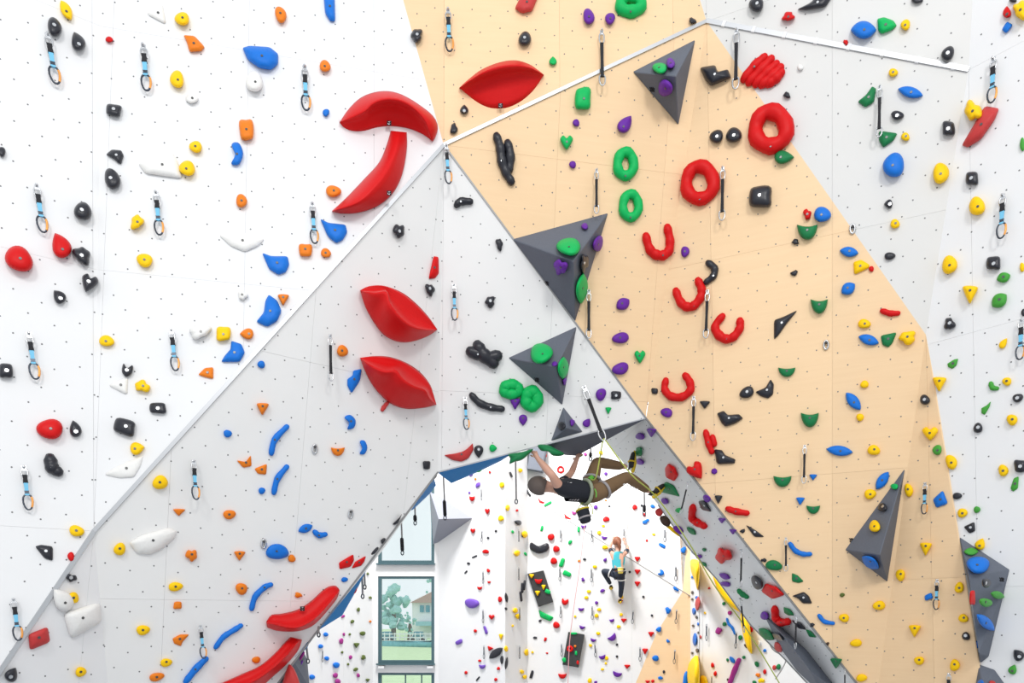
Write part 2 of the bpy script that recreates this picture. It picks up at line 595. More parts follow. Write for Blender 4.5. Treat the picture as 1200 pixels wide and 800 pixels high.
vs = [bm.verts.new(p) for p in e + f]
for q in ((0, 1, 2), (5, 4, 3), (0, 3, 4, 1), (1, 4, 5, 2), (2, 5, 3, 0)):
    bm.faces.new([vs[i] for i in q])
centred(bm, 'roof', Mr, hs, False)
for x in (492, 499, 518):
    centred(obox(x, 709, x + 4.5, 717, 81.8, .3), 'window', Mw, hs, False)
centred(obox(487, 728, 540, 733, 79.5, 2.4), 'porch_roof', mat('teal_porch_roof', (0.30, 0.55, 0.62), .6), hs, False)
tag(hs, 'pale house with a low gable roof across the lawn', 'house')
def tree(name, px, pyb, pyt, wpx, Y, label, seed, n=26):
    rng = random.Random(seed)
    root = empty(name, W(px, pyb, Y))
    bm = bmesh.new()
    top = W(px, (pyb + pyt * 2) / 3, Y)
    tube_bm(bm, [W(px, pyb, Y), W(px + .5, (pyb + pyt) / 2, Y), top], [0.28, 0.2, 0.08], 7)
    centred(bm, 'trunk', Mt, root)
    bm = bmesh.new()
    for i in range(n):
        a, r = rng.uniform(0, 6.28), rng.random() ** .5
        cy = rng.uniform(pyt, pyb - (pyb - pyt) * .22)
        wd = wpx / 2 * math.sin(math.pi * min(1, max(.12, (cy - pyt) / (pyb - pyt) + .12)))
        c = W(px + math.cos(a) * r * wd, cy, Y) + Vector((0, math.sin(a) * r * wd * Y / FPX, 0))
        s = rng.uniform(.5, 1.0) * wpx * .16 * Y / FPX
        res = bmesh.ops.create_icosphere(bm, subdivisions=2, radius=s)
        for v in res['verts']:
            v.co = v.co * rng.uniform(.75, 1.25) + c
    centred(bm, 'crown', Ml, root, False)
    return tag(root, label, 'tree')
tree('tree', 461, 753.6, 688, 34, 66, 'leafy blue-green tree on the lawn, tallest seen through the window', 3, 40)
tree('tree', 505, 743.3, 676, 20, 96, 'pale tree behind the house roof', 5, 18)
tree('tree', 480, 751, 716, 16, 72, 'small round tree between the tall tree and the house', 6, 18)
fe = empty('garden_fence', W(478, 752, 62))
for k in range(16):
    centred(obox(444 + k * 6, 741, 445 + k * 6, 756, 62, .1), 'fence_post', Mh, fe, False)
for y in (742, 746, 750):
    centred(obox(440, y, 545, y + 1.2, 62.02, .06), 'fence_rail', Mh, fe, False)
tag(fe, 'white post and rail fence crossing the lawn outside', 'fence')
hd = obox(436, 751, 545, 758.5, 59, 1.2)
bmesh.ops.subdivide_edges(hd, edges=hd.edges[:], cuts=5)
for v in hd.verts:
    v.co += Vector((random.uniform(-.1, .1), random.uniform(-.1, .1), random.uniform(-.12, .12)))
tag(centred(hd, 'hedge', mat('dusty_teal_hedge_leaves', (0.18, 0.46, 0.52), .9, grain=.3, scale=4), None), 'low blue-green hedge in front of the white fence outside', 'hedge')
for i, (px, c, nm) in enumerate(((452, (0.25, 0.42, 0.50), 'steel blue'), (489, (0.55, 0.66, 0.70), 'silver'))):
    root = empty('car', W(px, 754, 64))
    bm = obox(px - 9, 745, px + 9, 752.5, 64, 1.7)
    bmesh.ops.bevel(bm, geom=bm.edges[:], offset=.15, segments=2, affect='EDGES')
    centred(bm, 'body', mat('car_paint_' + nm.replace(' ', '_'), c, .3), root)
    bm = obox(px - 5.5, 740, px + 6, 746, 64.1, 1.5)
    for v in bm.verts:
        if v.co.z > W(px, 743, 64).z:
            v.co.x += (W(px, 700, 64).x - v.co.x) * .25
    centred(bm, 'cabin', Mw, root)
    for x in (px - 5.5, px + 5.5):
        bm = bmesh.new()
        c0 = W(x, 751, 63.98)
        tube_bm(bm, [c0, c0 + Vector((0, .2, 0))], .3, 12)
        centred(bm, 'wheel', M['sling'], root)
    tag(root, '%s car parked behind the fence outside' % nm, 'car')

# ------------------------------------------------------------------ climbing holds
ENT = []     # everything that wants a label made from its neighbours
SHAPE = {'o': 'rounded', 'd': 'teardrop', 'm': 'half-moon', 'l': 'leaf-shaped', 'b': 'bean-shaped', 't': 'wedge-shaped', 'q': 'blocky',
         'k': 'knobbly', 'h': 'heart-shaped', 'p': 'angular', 's': 'sausage-shaped', 'n': 'ring-shaped', 'u': 'horseshoe', 'v': 'scooped'}
WALLN = {'A': 'bluish-white corner wall', 'A2': 'white wall under the slanting seam', 'B': 'plain white upper wall', 'C1': 'pale grey arch wall',
         'C2': 'grey wall above the arch', 'I': 'shaded arch leg', 'F': 'plywood above the seam', 'E': 'white wall above the rail',
         'D1': 'plywood wall', 'D2': 'plywood wall', 'D2w': 'white wall under the rail', 'Gw': 'plywood strip', 'G': 'white side wall',
         'J': 'rear wall beside the window', 'H': 'bright rear wall', 'S1': 'cream rear corner', 'I2': 'rear climbing wall', 'I2w': 'rear plywood',
         'I3': 'rear upper wall', 'I3w': 'rear plywood', 'Z': 'narrow rear wall', 'K': 'rear wall under the arch leg', 'wall_volume': 'a grey volume', 'wall_board': 'a charcoal board'}

def norm(pts):
    x0, x1 = min(p[0] for p in pts), max(p[0] for p in pts)
    y0, y1 = min(p[1] for p in pts), max(p[1] for p in pts)
    return [((p[0] - (x0 + x1) / 2) / ((x1 - x0) / 2), (p[1] - (y0 + y1) / 2) / ((y1 - y0) / 2)) for p in pts]
def unit_outline(s, rng, N=26):
    A = [2 * math.pi * i / N for i in range(N)]
    if s in 'okq':
        am = {'o': .05, 'k': .13, 'q': .045}[s]
        ph = [rng.uniform(0, 6.28) for _ in range(4)]
        pts = []
        for a in A:
            r = 1 + am * math.sin(2 * a + ph[0]) + am * math.sin(3 * a + ph[1]) + (am * .8 * math.sin(5 * a + ph[2]) if s == 'k' else 0)
            c, d = math.cos(a), math.sin(a)
            if s == 'q':
                k = (abs(c) ** 5 + abs(d) ** 5) ** (-1 / 5)
                c, d = c * k, d * k
            pts.append((r * c, r * d))
    elif s == 'd':
        pts = [(math.sin(a) * (math.sin(a / 2) ** .8), -math.cos(a)) for a in A]
    elif s == 'm':
        pts = [(math.cos(math.pi * i / (N - 9)), -.7 + 1.7 * math.sin(math.pi * i / (N - 9))) for i in range(N - 8)]
        pts += [(-1 + 2 * k / 8, -.7 + .22 * math.sin(math.pi * k / 8)) for k in range(1, 8)]
    elif s == 'l':
        pts = []
        for i in range(N):
            x = math.cos(A[i])
            pts.append((x, math.copysign(max(0, 1 - x * x) ** .8, math.sin(A[i]))))
    else:
        ctl = {'b': [(-.3, -1), (.5, -.85), (1, 0), (.5, .85), (-.3, 1), (-.75, .8), (-.2, .1), (-.72, -.7)],
               't': [(-1, -.85), (-.3, -1), (.85, -.9), (1, -.55), (.35, .5), (0, 1), (-.3, .75), (-.85, -.3)],
               'h': [(0, -.6), (.5, -1), (1, -.5), (.62, .35), (.1, 1), (-.1, 1), (-.62, .35), (-1, -.5), (-.5, -1)]}[s]
        pts = [tuple(p) for p in spline(ctl, 3, True)]
    return norm(pts)

def dome(pl, out, H, shift=(0, 0), prof=None, rng=None, jit=0.0, smooth=True, ctr=None):
    """Solid lump on plane pl over the pixel outline."""
    prof = prof or [(1, -.02), (1.0, .22), (.955, .52), (.82, .80), (.58, .95), (.28, 1.0)]
    if ctr is None:
        a2 = area2(out) or 1e-6
        cx = sum((out[i][0] + out[(i + 1) % len(out)][0]) * (out[i][0] * out[(i + 1) % len(out)][1] - out[(i + 1) % len(out)][0] * out[i][1]) for i in range(len(out))) / (6 * a2)
        cy = sum((out[i][1] + out[(i + 1) % len(out)][1]) * (out[i][0] * out[(i + 1) % len(out)][1] - out[(i + 1) % len(out)][0] * out[i][1]) for i in range(len(out))) / (6 * a2)
    else:
        cx, cy = ctr
    bm = bmesh.new()
    rows = []
    N = len(out)
    for s, h in prof:
        row = []
        for i, (x, y) in enumerate(out):
            k = 1 + (rng.uniform(-jit, jit) if rng and jit and h > .3 else 0)
            px = cx + (x - cx) * s * k + shift[0] * (1 - s)
            py = cy + (y - cy) * s * k + shift[1] * (1 - s)
            row.append(bm.verts.new(pl.hit(px, py, H * h)))
        rows.append(row)
    for A, B in zip(rows, rows[1:]):
        for i in range(N):
            bm.faces.new((A[i], A[(i + 1) % N], B[(i + 1) % N], B[i]))
    top = bm.verts.new(pl.hit(cx + shift[0], cy + shift[1], H * (prof[-1][1])))
    for i in range(N):
        bm.faces.new((rows[-1][i], rows[-1][(i + 1) % N], top))
    bm.faces.new(rows[0])
    return bm, (cx + shift[0], cy + shift[1])

bb = bmesh.new()
tube_bm(bb, [Vector((0, 0, -.3)), Vector((0, 0, .35))], 1.0, 6, cap=False)
BOLT = from_bm('bolt', bb, False)
def bolt(pl, px, py, H, r, dark, parent):
    c = pl.hit(px, py, H)
    o = bpy.data.objects.new('bolt', BOLT)
    COL.objects.link(o)
    if not BOLT.materials:
        BOLT.materials.append(M['boltdark'])
    o.parent = parent
    q = pl.n.to_track_quat('Z', 'Y')
    o.matrix_local = Matrix.LocRotScale(c - ROOT_LOC[parent.name], q, Vector((r, r, r)))
    o.material_slots[0].link = 'OBJECT'
    o.material_slots[0].material = M['boltdark'] if dark else M['steel']

def ent(o, px, py, size, col, shape, wall, noun='hold'):
    ENT.append(dict(o=o, x=px, y=py, s=size, c=HC[col][0] if col in HC else col, sh=SHAPE.get(shape, shape), w=WALLN.get(wall, wall), n=noun))

def hold(line):
    wall = None
    if '@' in line:
        line, wall = line.split('@')
    tk = line.split()
    c, s = tk[0], tk[1]
    rng = random.Random(line)
    m = HC[c][1]
    if s in 'sun':
        segs = []
        rad = float(tk[2])
        if s == 'n':
            px, py, w, h = map(float, tk[3:7])
            segs = [[(px + (w / 2 - rad) * math.cos(2 * math.pi * i / 20) * (1 + .05 * math.sin(3 * 2 * math.pi * i / 20 + .5)), py + (h / 2 - rad) * math.sin(2 * math.pi * i / 20)) for i in range(20)]]
            ax, ay = px, py
        else:
            cur = []
            for q in tk[3:]:
                if q == ';':
                    segs.append(cur); cur = []
                else:
                    cur.append(tuple(map(float, q.split(','))))
            segs.append(cur)
            ax = sum(p[0] for g in segs for p in g) / sum(len(g) for g in segs)
            ay = sum(p[1] for g in segs for p in g) / sum(len(g) for g in segs)
        pl, k = find(*(segs[0][len(segs[0]) // 2] if s != 'n' else (ax, ay)), wall)
        bm = bmesh.new()
        sc = (pl.hit(ax, ay) - EYE).length / FPX * 0.93
        for g in segs:
            P = g if s == 'n' else [tuple(v) for v in spline(g, 4)] if len(g) > 2 else g
            n = len(P)
            R = [rad * sc * (1.0 + .08 * math.sin(i * 1.7)) * (1 if s == 'n' else (.82 + .18 * math.sin(math.pi * i / (n - 1)))) for i in range(n)]
            tube_bm(bm, [pl.hit(x, y, r * .62) for (x, y), r in zip(P, R)], R, 10, s == 'n', up=pl.n)
        o = centred(bm, 'climbing_hold', m)
        xs = [p[0] for g in segs for p in g]; ys = [p[1] for g in segs for p in g]
        sz = (max(xs) - min(xs) + rad * 2) * (max(ys) - min(ys) + rad * 2) * .6
        if rad > 3.4:
            g = segs[0]
            p = g[len(g) // 2] if s != 'n' else (ax, ay + float(tk[6]) / 2 - rad)
            bolt(pl, p[0], p[1], rad * sc * 1.55, .011, c != 'K', o)
        ent(o, ax, ay, sz, c, s, k)
        return o
    if s == 'p':
        hf = 1.0
        raw = []
        for q in tk[2:]:
            if q[0] == 'H':
                hf = float(q[1:])
            else:
                raw.append(tuple(map(float, q.split(','))))
        px = sum(p[0] for p in raw) / len(raw); py = sum(p[1] for p in raw) / len(raw)
        # cut the corners a little
        out = []
        for i in range(len(raw)):
            a, b, d = Vector(raw[i - 1]), Vector(raw[i]), Vector(raw[(i + 1) % len(raw)])
            f = .16
            out += [tuple(b.lerp(a, f)), tuple(b.lerp(a, f * .35).lerp(d, f * .25)), tuple(b.lerp(d, f)), tuple(b.lerp(d, .5))]
        xs = [p[0] for p in raw]; ys = [p[1] for p in raw]
        w, h = max(xs) - min(xs), max(ys) - min(ys)
        pl, k = find(px, py, wall)
        sc = (pl.hit(px, py) - EYE).length / FPX
        ar = abs(area2(raw))
        H = .30 * ar ** .5 * sc * hf
        bm, ct = dome(pl, out, H, (0, -.04 * h), [(1, -.02), (1, .18), (.94, .45), (.74, .8), (.42, 1.0)], rng)
        o = centred(bm, 'climbing_hold' if ar * 1.2 >= 110 else 'foothold', m)
        if ar > 90:
            bolt(pl, ct[0], ct[1], H * 1.0, .013, c != 'K', o)
        ent(o, px, py, ar * 1.2, c, s, k)
        return o
    px, py, w, h = map(float, tk[2:6])
    rot = math.radians(float(tk[6])) if len(tk) > 6 else 0.0
    cs, sn = math.cos(rot), math.sin(rot)
    big = max(w, h)
    U = unit_outline(s, rng, 26 if big > 9 else 14)
    out = [(px + (x * w / 2) * cs - (y * h / 2) * sn, py + (x * w / 2) * sn + (y * h / 2) * cs) for x, y in U]
    pl, k = find(px, py, wall)
    sc = (pl.hit(px, py) - EYE).length / FPX
    H = {'o': .46, 'd': .46, 'm': .5, 'l': .42, 'b': .42, 't': .5, 'q': .45, 'k': .5, 'h': .48}[s] * min(w, h) * sc
    sh = {'m': (0, -.12 * h), 'd': (0, .12 * h), 't': (0, -.12 * h)}.get(s, (rng.uniform(-.06, .06) * w, rng.uniform(-.1, .04) * h))
    sh = (sh[0] * cs - sh[1] * sn, sh[0] * sn + sh[1] * cs)
    prof = None if big > 9 else [(1, -.02), (1.0, .3), (.85, .78), (.45, 1.0)]
    bm, ct = dome(pl, out, H, sh, prof, rng, .035 if s in 'k' else .012)
    o = centred(bm, 'climbing_hold' if w * h >= 110 else 'foothold', m)  # name split by apparent size alone; all are climbing holds
    if min(w, h) > 9.5 and k not in ('J', 'H', 'S1', 'I2', 'I3', 'I2w', 'I3w', 'Z', 'K'):
        bolt(pl, ct[0], ct[1], H * 1.0, .0125 if c != 'K' else .017, c != 'K', o)
    ent(o, px, py, w * h, c, s, k)
    return o

# ------------------------------------------------------------------ slate grey volumes (pyramids, prisms) with faces that carry holds
def volume(name, base, tops, faces, label, mark=None, wall=None, m='dgrey'):
    """base: pixels on the wall; tops: (px, py, height); faces index into base + tops."""
    cx = sum(p[0] for p in base) / len(base); cy = sum(p[1] for p in base) / len(base)
    pl, k = find(cx, cy, wall)
    P = [pl.hit(*p) for p in base] + [pl.hit(t[0], t[1], t[2]) for t in tops]
    px = list(base) + [(t[0], t[1]) for t in tops]
    bm = bmesh.new()
    vs = [bm.verts.new(p) for p in P]
    for f in faces:
        bm.faces.new([vs[i] for i in f])
        a, b, c = (P[i] for i in f[:3])
        EXTRA.append(([px[i] for i in f], Plane(a, b, c), name))
    bm.faces.new([vs[i] for i in range(len(base))])
    bmesh.ops.recalc_face_normals(bm, faces=bm.faces)
    bmesh.ops.bevel(bm, geom=[e for e in bm.edges], offset=.008, segments=1, affect='EDGES')
    o = centred(bm, name, M[m], None, False)
    tag(o, label, 'volume')
    return o, pl
V = []
V.append(volume('wall_volume', [(741, 84), (815, 46), (795, 147)], [(792, 89, .42)], [(0, 1, 3), (1, 2, 3), (2, 0, 3)], 'slate grey pyramid volume on plywood under the seam, highest of the pyramids', wall='D1')[0])
V.append(volume('wall_volume', [(600, 280), (713, 249), (674, 377)], [(672, 306, .55)], [(0, 1, 3), (1, 2, 3), (2, 0, 3)], 'largest slate grey pyramid volume, on the plywood edge with five green and purple holds', wall='D1')[0])
V.append(volume('wall_volume', [(595, 419), (676, 382), (659, 475)], [(652, 430, .40)], [(0, 1, 3), (1, 2, 3), (2, 0, 3)], 'slate grey pyramid volume on the grey wall, point touching the little pyramid below', wall='C2')[0])
V.append(volume('wall_volume', [(660, 476), (683.5, 506), (645, 517)], [(664, 501, .16)], [(0, 1, 3), (1, 2, 3), (2, 0, 3)], 'smallest slate grey pyramid volume, just above the climber under the arch', wall='C2')[0])
V.append(volume('wall_volume', [(1061, 547), (990, 644), (1040, 682)], [(1031, 650, .42)], [(0, 1, 3), (1, 2, 3), (2, 0, 3)], 'tall slate grey pyramid volume low on the plywood with yellow, black and blue holds', wall='D2')[0])
V.append(volume('wall_volume', [(1124, 628), (1184, 667), (1159, 769), (1149, 777), (1139, 705)], [(1135, 674, .28), (1147, 765, .26)],
   [(0, 1, 5), (1, 2, 6, 5), (2, 3, 6), (3, 4, 5, 6), (4, 0, 5)], 'long slate grey prism volume on the white side wall beside the plywood strip', wall='G')[0])
V.append(volume('wall_volume', [(1146, 777), (1166, 784), (1186, 812), (1160, 840), (1138, 820)], [(1152, 806, .22)],
   [(0, 1, 5), (1, 2, 5), (2, 3, 5), (3, 4, 5), (4, 0, 5)], 'slate grey volume at the bottom edge under the long grey prism', wall='G')[0])
V.append(volume('wall_volume', [(503, 573), (554, 607), (507, 640)], [(514, 608, .75)], [(0, 1, 3), (1, 2, 3), (2, 0, 3)], 'big grey pyramid volume on the bright rear wall beside the window', wall='H', m='lit_grey')[0])
V.append(volume('wall_volume', [(620, 522), (642, 522), (637, 554), (616, 550)], [(622, 524, .35), (640, 524, .35), (635, 552, .3), (618, 549, .3)],
   [(0, 1, 5, 4), (1, 2, 6, 5), (2, 3, 7, 6), (3, 0, 4, 7), (4, 5, 6, 7)], 'grey box volume behind the climber\'s raised hand', wall='I3')[0])
def board(c4, label):
    return volume('wall_board', c4, [(p[0] * .985 + .015 * sum(q[0] for q in c4) / 4, p[1] * .985 + .015 * sum(q[1] for q in c4) / 4, .12) for p in c4],
       [(0, 1, 5, 4), (1, 2, 6, 5), (2, 3, 7, 6), (3, 0, 4, 7), (4, 5, 6, 7)], label, wall='I2', m='board')[0]
M['board'] = mat('charcoal_board_paint', (0.030, 0.030, 0.032), .6, grain=.2, scale=10)
V.append(board([(618, 672), (637, 668), (648.5, 705), (631, 711)], 'charcoal board volume with yellow, red and green holds on the rear wall'))
V.append(board([(666, 740), (685, 743), (678, 782), (659, 778.5)], 'charcoal board volume with a red ring hold beneath the pink rope'))
# hanging grey wedge under the arch, above the climber
def wedge(pts, faces, label, m, name='wall_volume'):
    bm = bmesh.new()
    vs = [bm.verts.new(p) for p in pts]
    for f in faces:
        bm.faces.new([vs[i] for i in f])
    bmesh.ops.recalc_face_normals(bm, faces=bm.faces)
    bmesh.ops.bevel(bm, geom=bm.edges[:], offset=.006, segments=1, affect='EDGES')
    o = centred(bm, name, m, None, False)
    tag(o, label, 'volume')
    return o
def hang(front, back, label, m, dY=-.01, name='wall_volume'):
    """Wedge under the arch edge: front pixels at the edge depth, back pixels further in and lower than the soffit; a top sheet closes it."""
    n = len(front)
    F_ = []
    for x, y in front:
        # depth on the arch face (slightly behind its edge)
        pl = PL['C2'] if x >= 513 else PL['C1']
        F_.append(pl.hit(x, y) + Vector((0, dY, 0)))
    B_ = [W(x, y, d) for x, y, d in back]
    top = [p + Vector((0, .25, .16)) for p in F_]
    pts = F_ + B_ + top
    k = len(B_)
    bm = bmesh.new()
    bmesh.ops.convex_hull(bm, input=[bm.verts.new(p) for p in pts])
    for v in [v for v in bm.verts if not v.link_faces]:
        bm.verts.remove(v)
    o = centred(bm, name, m, None, False)
    tag(o, label, 'volume')
    return o
V.append(hang([(640, 522), (756, 491)], [(712, 511, 8.9), (692, 524, 8.8), (676, 534, 8.75), (662, 533, 8.7), (640, 523, 8.5)], 'slate grey wedge volume hanging under the arch above the climber', M['dgrey']))
Bm = mat('deep_blue_volume_paint', (0.0, 0.17, 0.46), .6, spec=.15, grain=.08, scale=40)
V.append(hang([(514, 554.5), (600, 531.5)], [(587, 540, 8.6), (560, 553, 8.8), (541, 560, 8.8), (529, 566, 8.75)], 'deep blue wedge volume under the arch edge, next to the green one', Bm))
V.append(hang([(504, 565), (479, 599)], [(511, 568.5, 8.7), (503, 579, 8.8), (490, 591, 8.8), (484, 597, 8.6)], 'small deep blue volume on the inner arch edge beside the window top', Bm))
V.append(hang([(435, 656), (376, 734)], [(427, 673, 8.3), (418, 691, 8.3), (410, 698, 8.3), (401, 721, 8.2), (375, 737, 7.7)], 'long deep blue volume on the inner arch leg, beside the red scoop', Bm))
V.append(hang([(361, 752), (346, 770)], [(361, 757, 7.9), (352, 768, 7.9)], 'little deep blue volume low on the inner arch leg', Bm))
V.append(hang([(345, 775), (325, 803)], [(360, 772, 8.2), (363, 806, 8.2), (346, 812, 8.1)], 'grey shaded volume at the foot of the inner arch leg', M['dgrey']))
Gm = HC['D'][1]
def lump(outl, Yd, c, label, thick=.25, name='climbing_hold', cat='hold'):
    """Hold that hangs edge-on under the arch: outline in pixels at a depth, with thickness backwards."""
    P = Plane(W(outl[0][0], outl[0][1], Yd), W(outl[1][0], outl[1][1], Yd), W(outl[2][0], outl[2][1], Yd))
    N = [tuple(v) for v in spline(outl, 3, True)]
    bm, ct = dome(P, N, thick, prof=[(.9, -thick * .6 / thick), (1, 0), (.97, .25), (.8, .55), (.45, .7)])
    o = centred(bm, name, HC[c][1] if isinstance(c, str) else c)
    tag(o, label, cat)
    return o
lump([(596, 532), (613, 529), (625, 525.5), (619, 533), (611, 539), (603, 541), (597, 543.5), (598, 537)], 8.15, 'D', 'green slug-like hold under the arch edge, outer side of the climbing hand', .16)
lump([(630, 521), (642, 521), (652, 526), (661, 531), (658, 534), (648, 534), (642, 529), (634, 528)], 8.25, 'D', 'green hold under the arch edge between the climber\'s two arms', .16)
lump([(552, 552), (562, 546), (571, 541), (566, 549), (562, 553), (556, 553)], 8.7, 'G', 'green patch of a hold on the deep blue wedge volume', .08)
lump([(676, 533), (682, 531), (683, 533.5), (679, 536)], 8.75, 'G', 'small emerald hold gripped by the climber\'s upper hand', .06)
lump([(410, 692), (415, 684), (419, 686), (417, 694), (411, 697)], 8.15, 'S', 'dull red hold on the long deep blue volume', .06)
lump([(352, 766), (357, 763), (356, 768), (350, 776)], 7.85, 'M', 'magenta sliver hold on the inner arch leg', .06)
lump([(347, 779), (355, 773), (353, 780), (346, 786)], 7.9, 'P', 'purple sliver hold under the magenta one on the arch leg', .06)
lump([(331, 806), (337, 781), (341, 779), (347, 788), (351, 806)], 7.55, 'S', 'dark red fin hold at the bottom of the arch leg', .12)
lump([(357, 751), (362, 748), (363, 745), (358, 755)], 7.8, 'R', 'red sliver hold above the little blue volume', .05)
lump([(435, 648), (441, 641), (444, 642), (440, 648), (436, 650)], 7.75, 'K', 'black hold astride the arch edge near the window corner', .08)
lump([(446, 633), (450, 630), (452, 632), (448, 637)], 7.9, 'K', 'black sliver hold on the arch edge above the window frame', .06)
lump([(460, 614), (468, 606), (471, 602), (466, 613)], 7.95, 'K', 'thin dark hold along the arch edge beside the upper window', .04)
lump([(507, 558), (511, 555), (512, 558), (508, 562)], 8.2, 'K', 'small black hold at the arch corner between the blue volumes', .05)
# big grey volume on the shaded arch leg and the yellow ones behind
V.append(volume('wall_volume', [(896, 722), (908, 728), (946, 762), (985, 812), (962, 812), (934, 786), (915, 760)], [(918, 745, .22), (950, 786, .22)],
   [(0, 1, 7), (1, 2, 7), (2, 8, 7), (2, 3, 8), (3, 4, 8), (4, 5, 8), (5, 7, 8), (5, 6, 7), (6, 0, 7)], 'long slate grey volume on the shaded arch leg', wall='I')[0])
Ym = HC['Y'][1]
def yvol(outl, wall, label, H=.3):
    pl = PL[wall]
    N = [tuple(v) for v in spline(outl, 3, True)]
    bm, ct = dome(pl, N, H, prof=[(1, -.05), (1, .4), (.9, .8), (.6, 1)])
    o = centred(bm, 'wall_volume', Ym)
    tag(o, label, 'volume')
    V.append(o)
yvol([(809, 657), (814, 655), (819, 658), (820, 671), (817.5, 691), (814, 680), (810, 670)], 'Z', 'rounded yellow volume on the narrow rear wall, just behind the arch leg')
yvol([(807, 778), (818, 768), (820, 800), (815, 812), (806, 800)], 'Z', 'amber yellow volume low on the narrow rear wall')
yvol([(820, 795), (824, 791), (829, 796), (830, 815), (820, 815)], 'K', 'yellow volume at the foot of the rear wall, beside the amber one')
yvol([(835, 672), (850, 689), (866, 711), (867, 717), (853, 708), (843, 696)], 'K', 'slim yellow wedge volume under the arch leg, higher of two')
yvol([(868, 717), (877, 724), (881, 756), (881, 766), (875, 758), (869, 736)], 'K', 'slim yellow wedge volume under the arch leg, lower of two')

lump([(768, 598), (773, 595), (777, 600), (774, 605), (769, 603)], 9.25, 'S', 'dark red hold on the far edge of the arch leg under the climber\'s feet', .06)
lump([(773, 606), (780, 604), (786, 611), (783, 617), (776, 614)], 9.25, 'C', 'dark brown hold on the far edge of the arch leg, lower than the red one', .08)
lump([(779, 615), (786, 616), (793, 623), (797, 629), (789, 624)], 9.3, 'Y', 'yellow hold peeping past the far edge of the arch leg', .05)
lump([(789, 617), (796, 616), (801, 622), (798, 626), (791, 622)], 9.2, 'P', 'purple hold right on the far edge of the arch leg', .05, 'foothold', 'foothold')
lump([(800, 812), (801, 792), (805, 786), (807, 796), (806, 812)], 14.8, 'B', 'tall blue hold in the corner beside the amber yellow volume', .12)

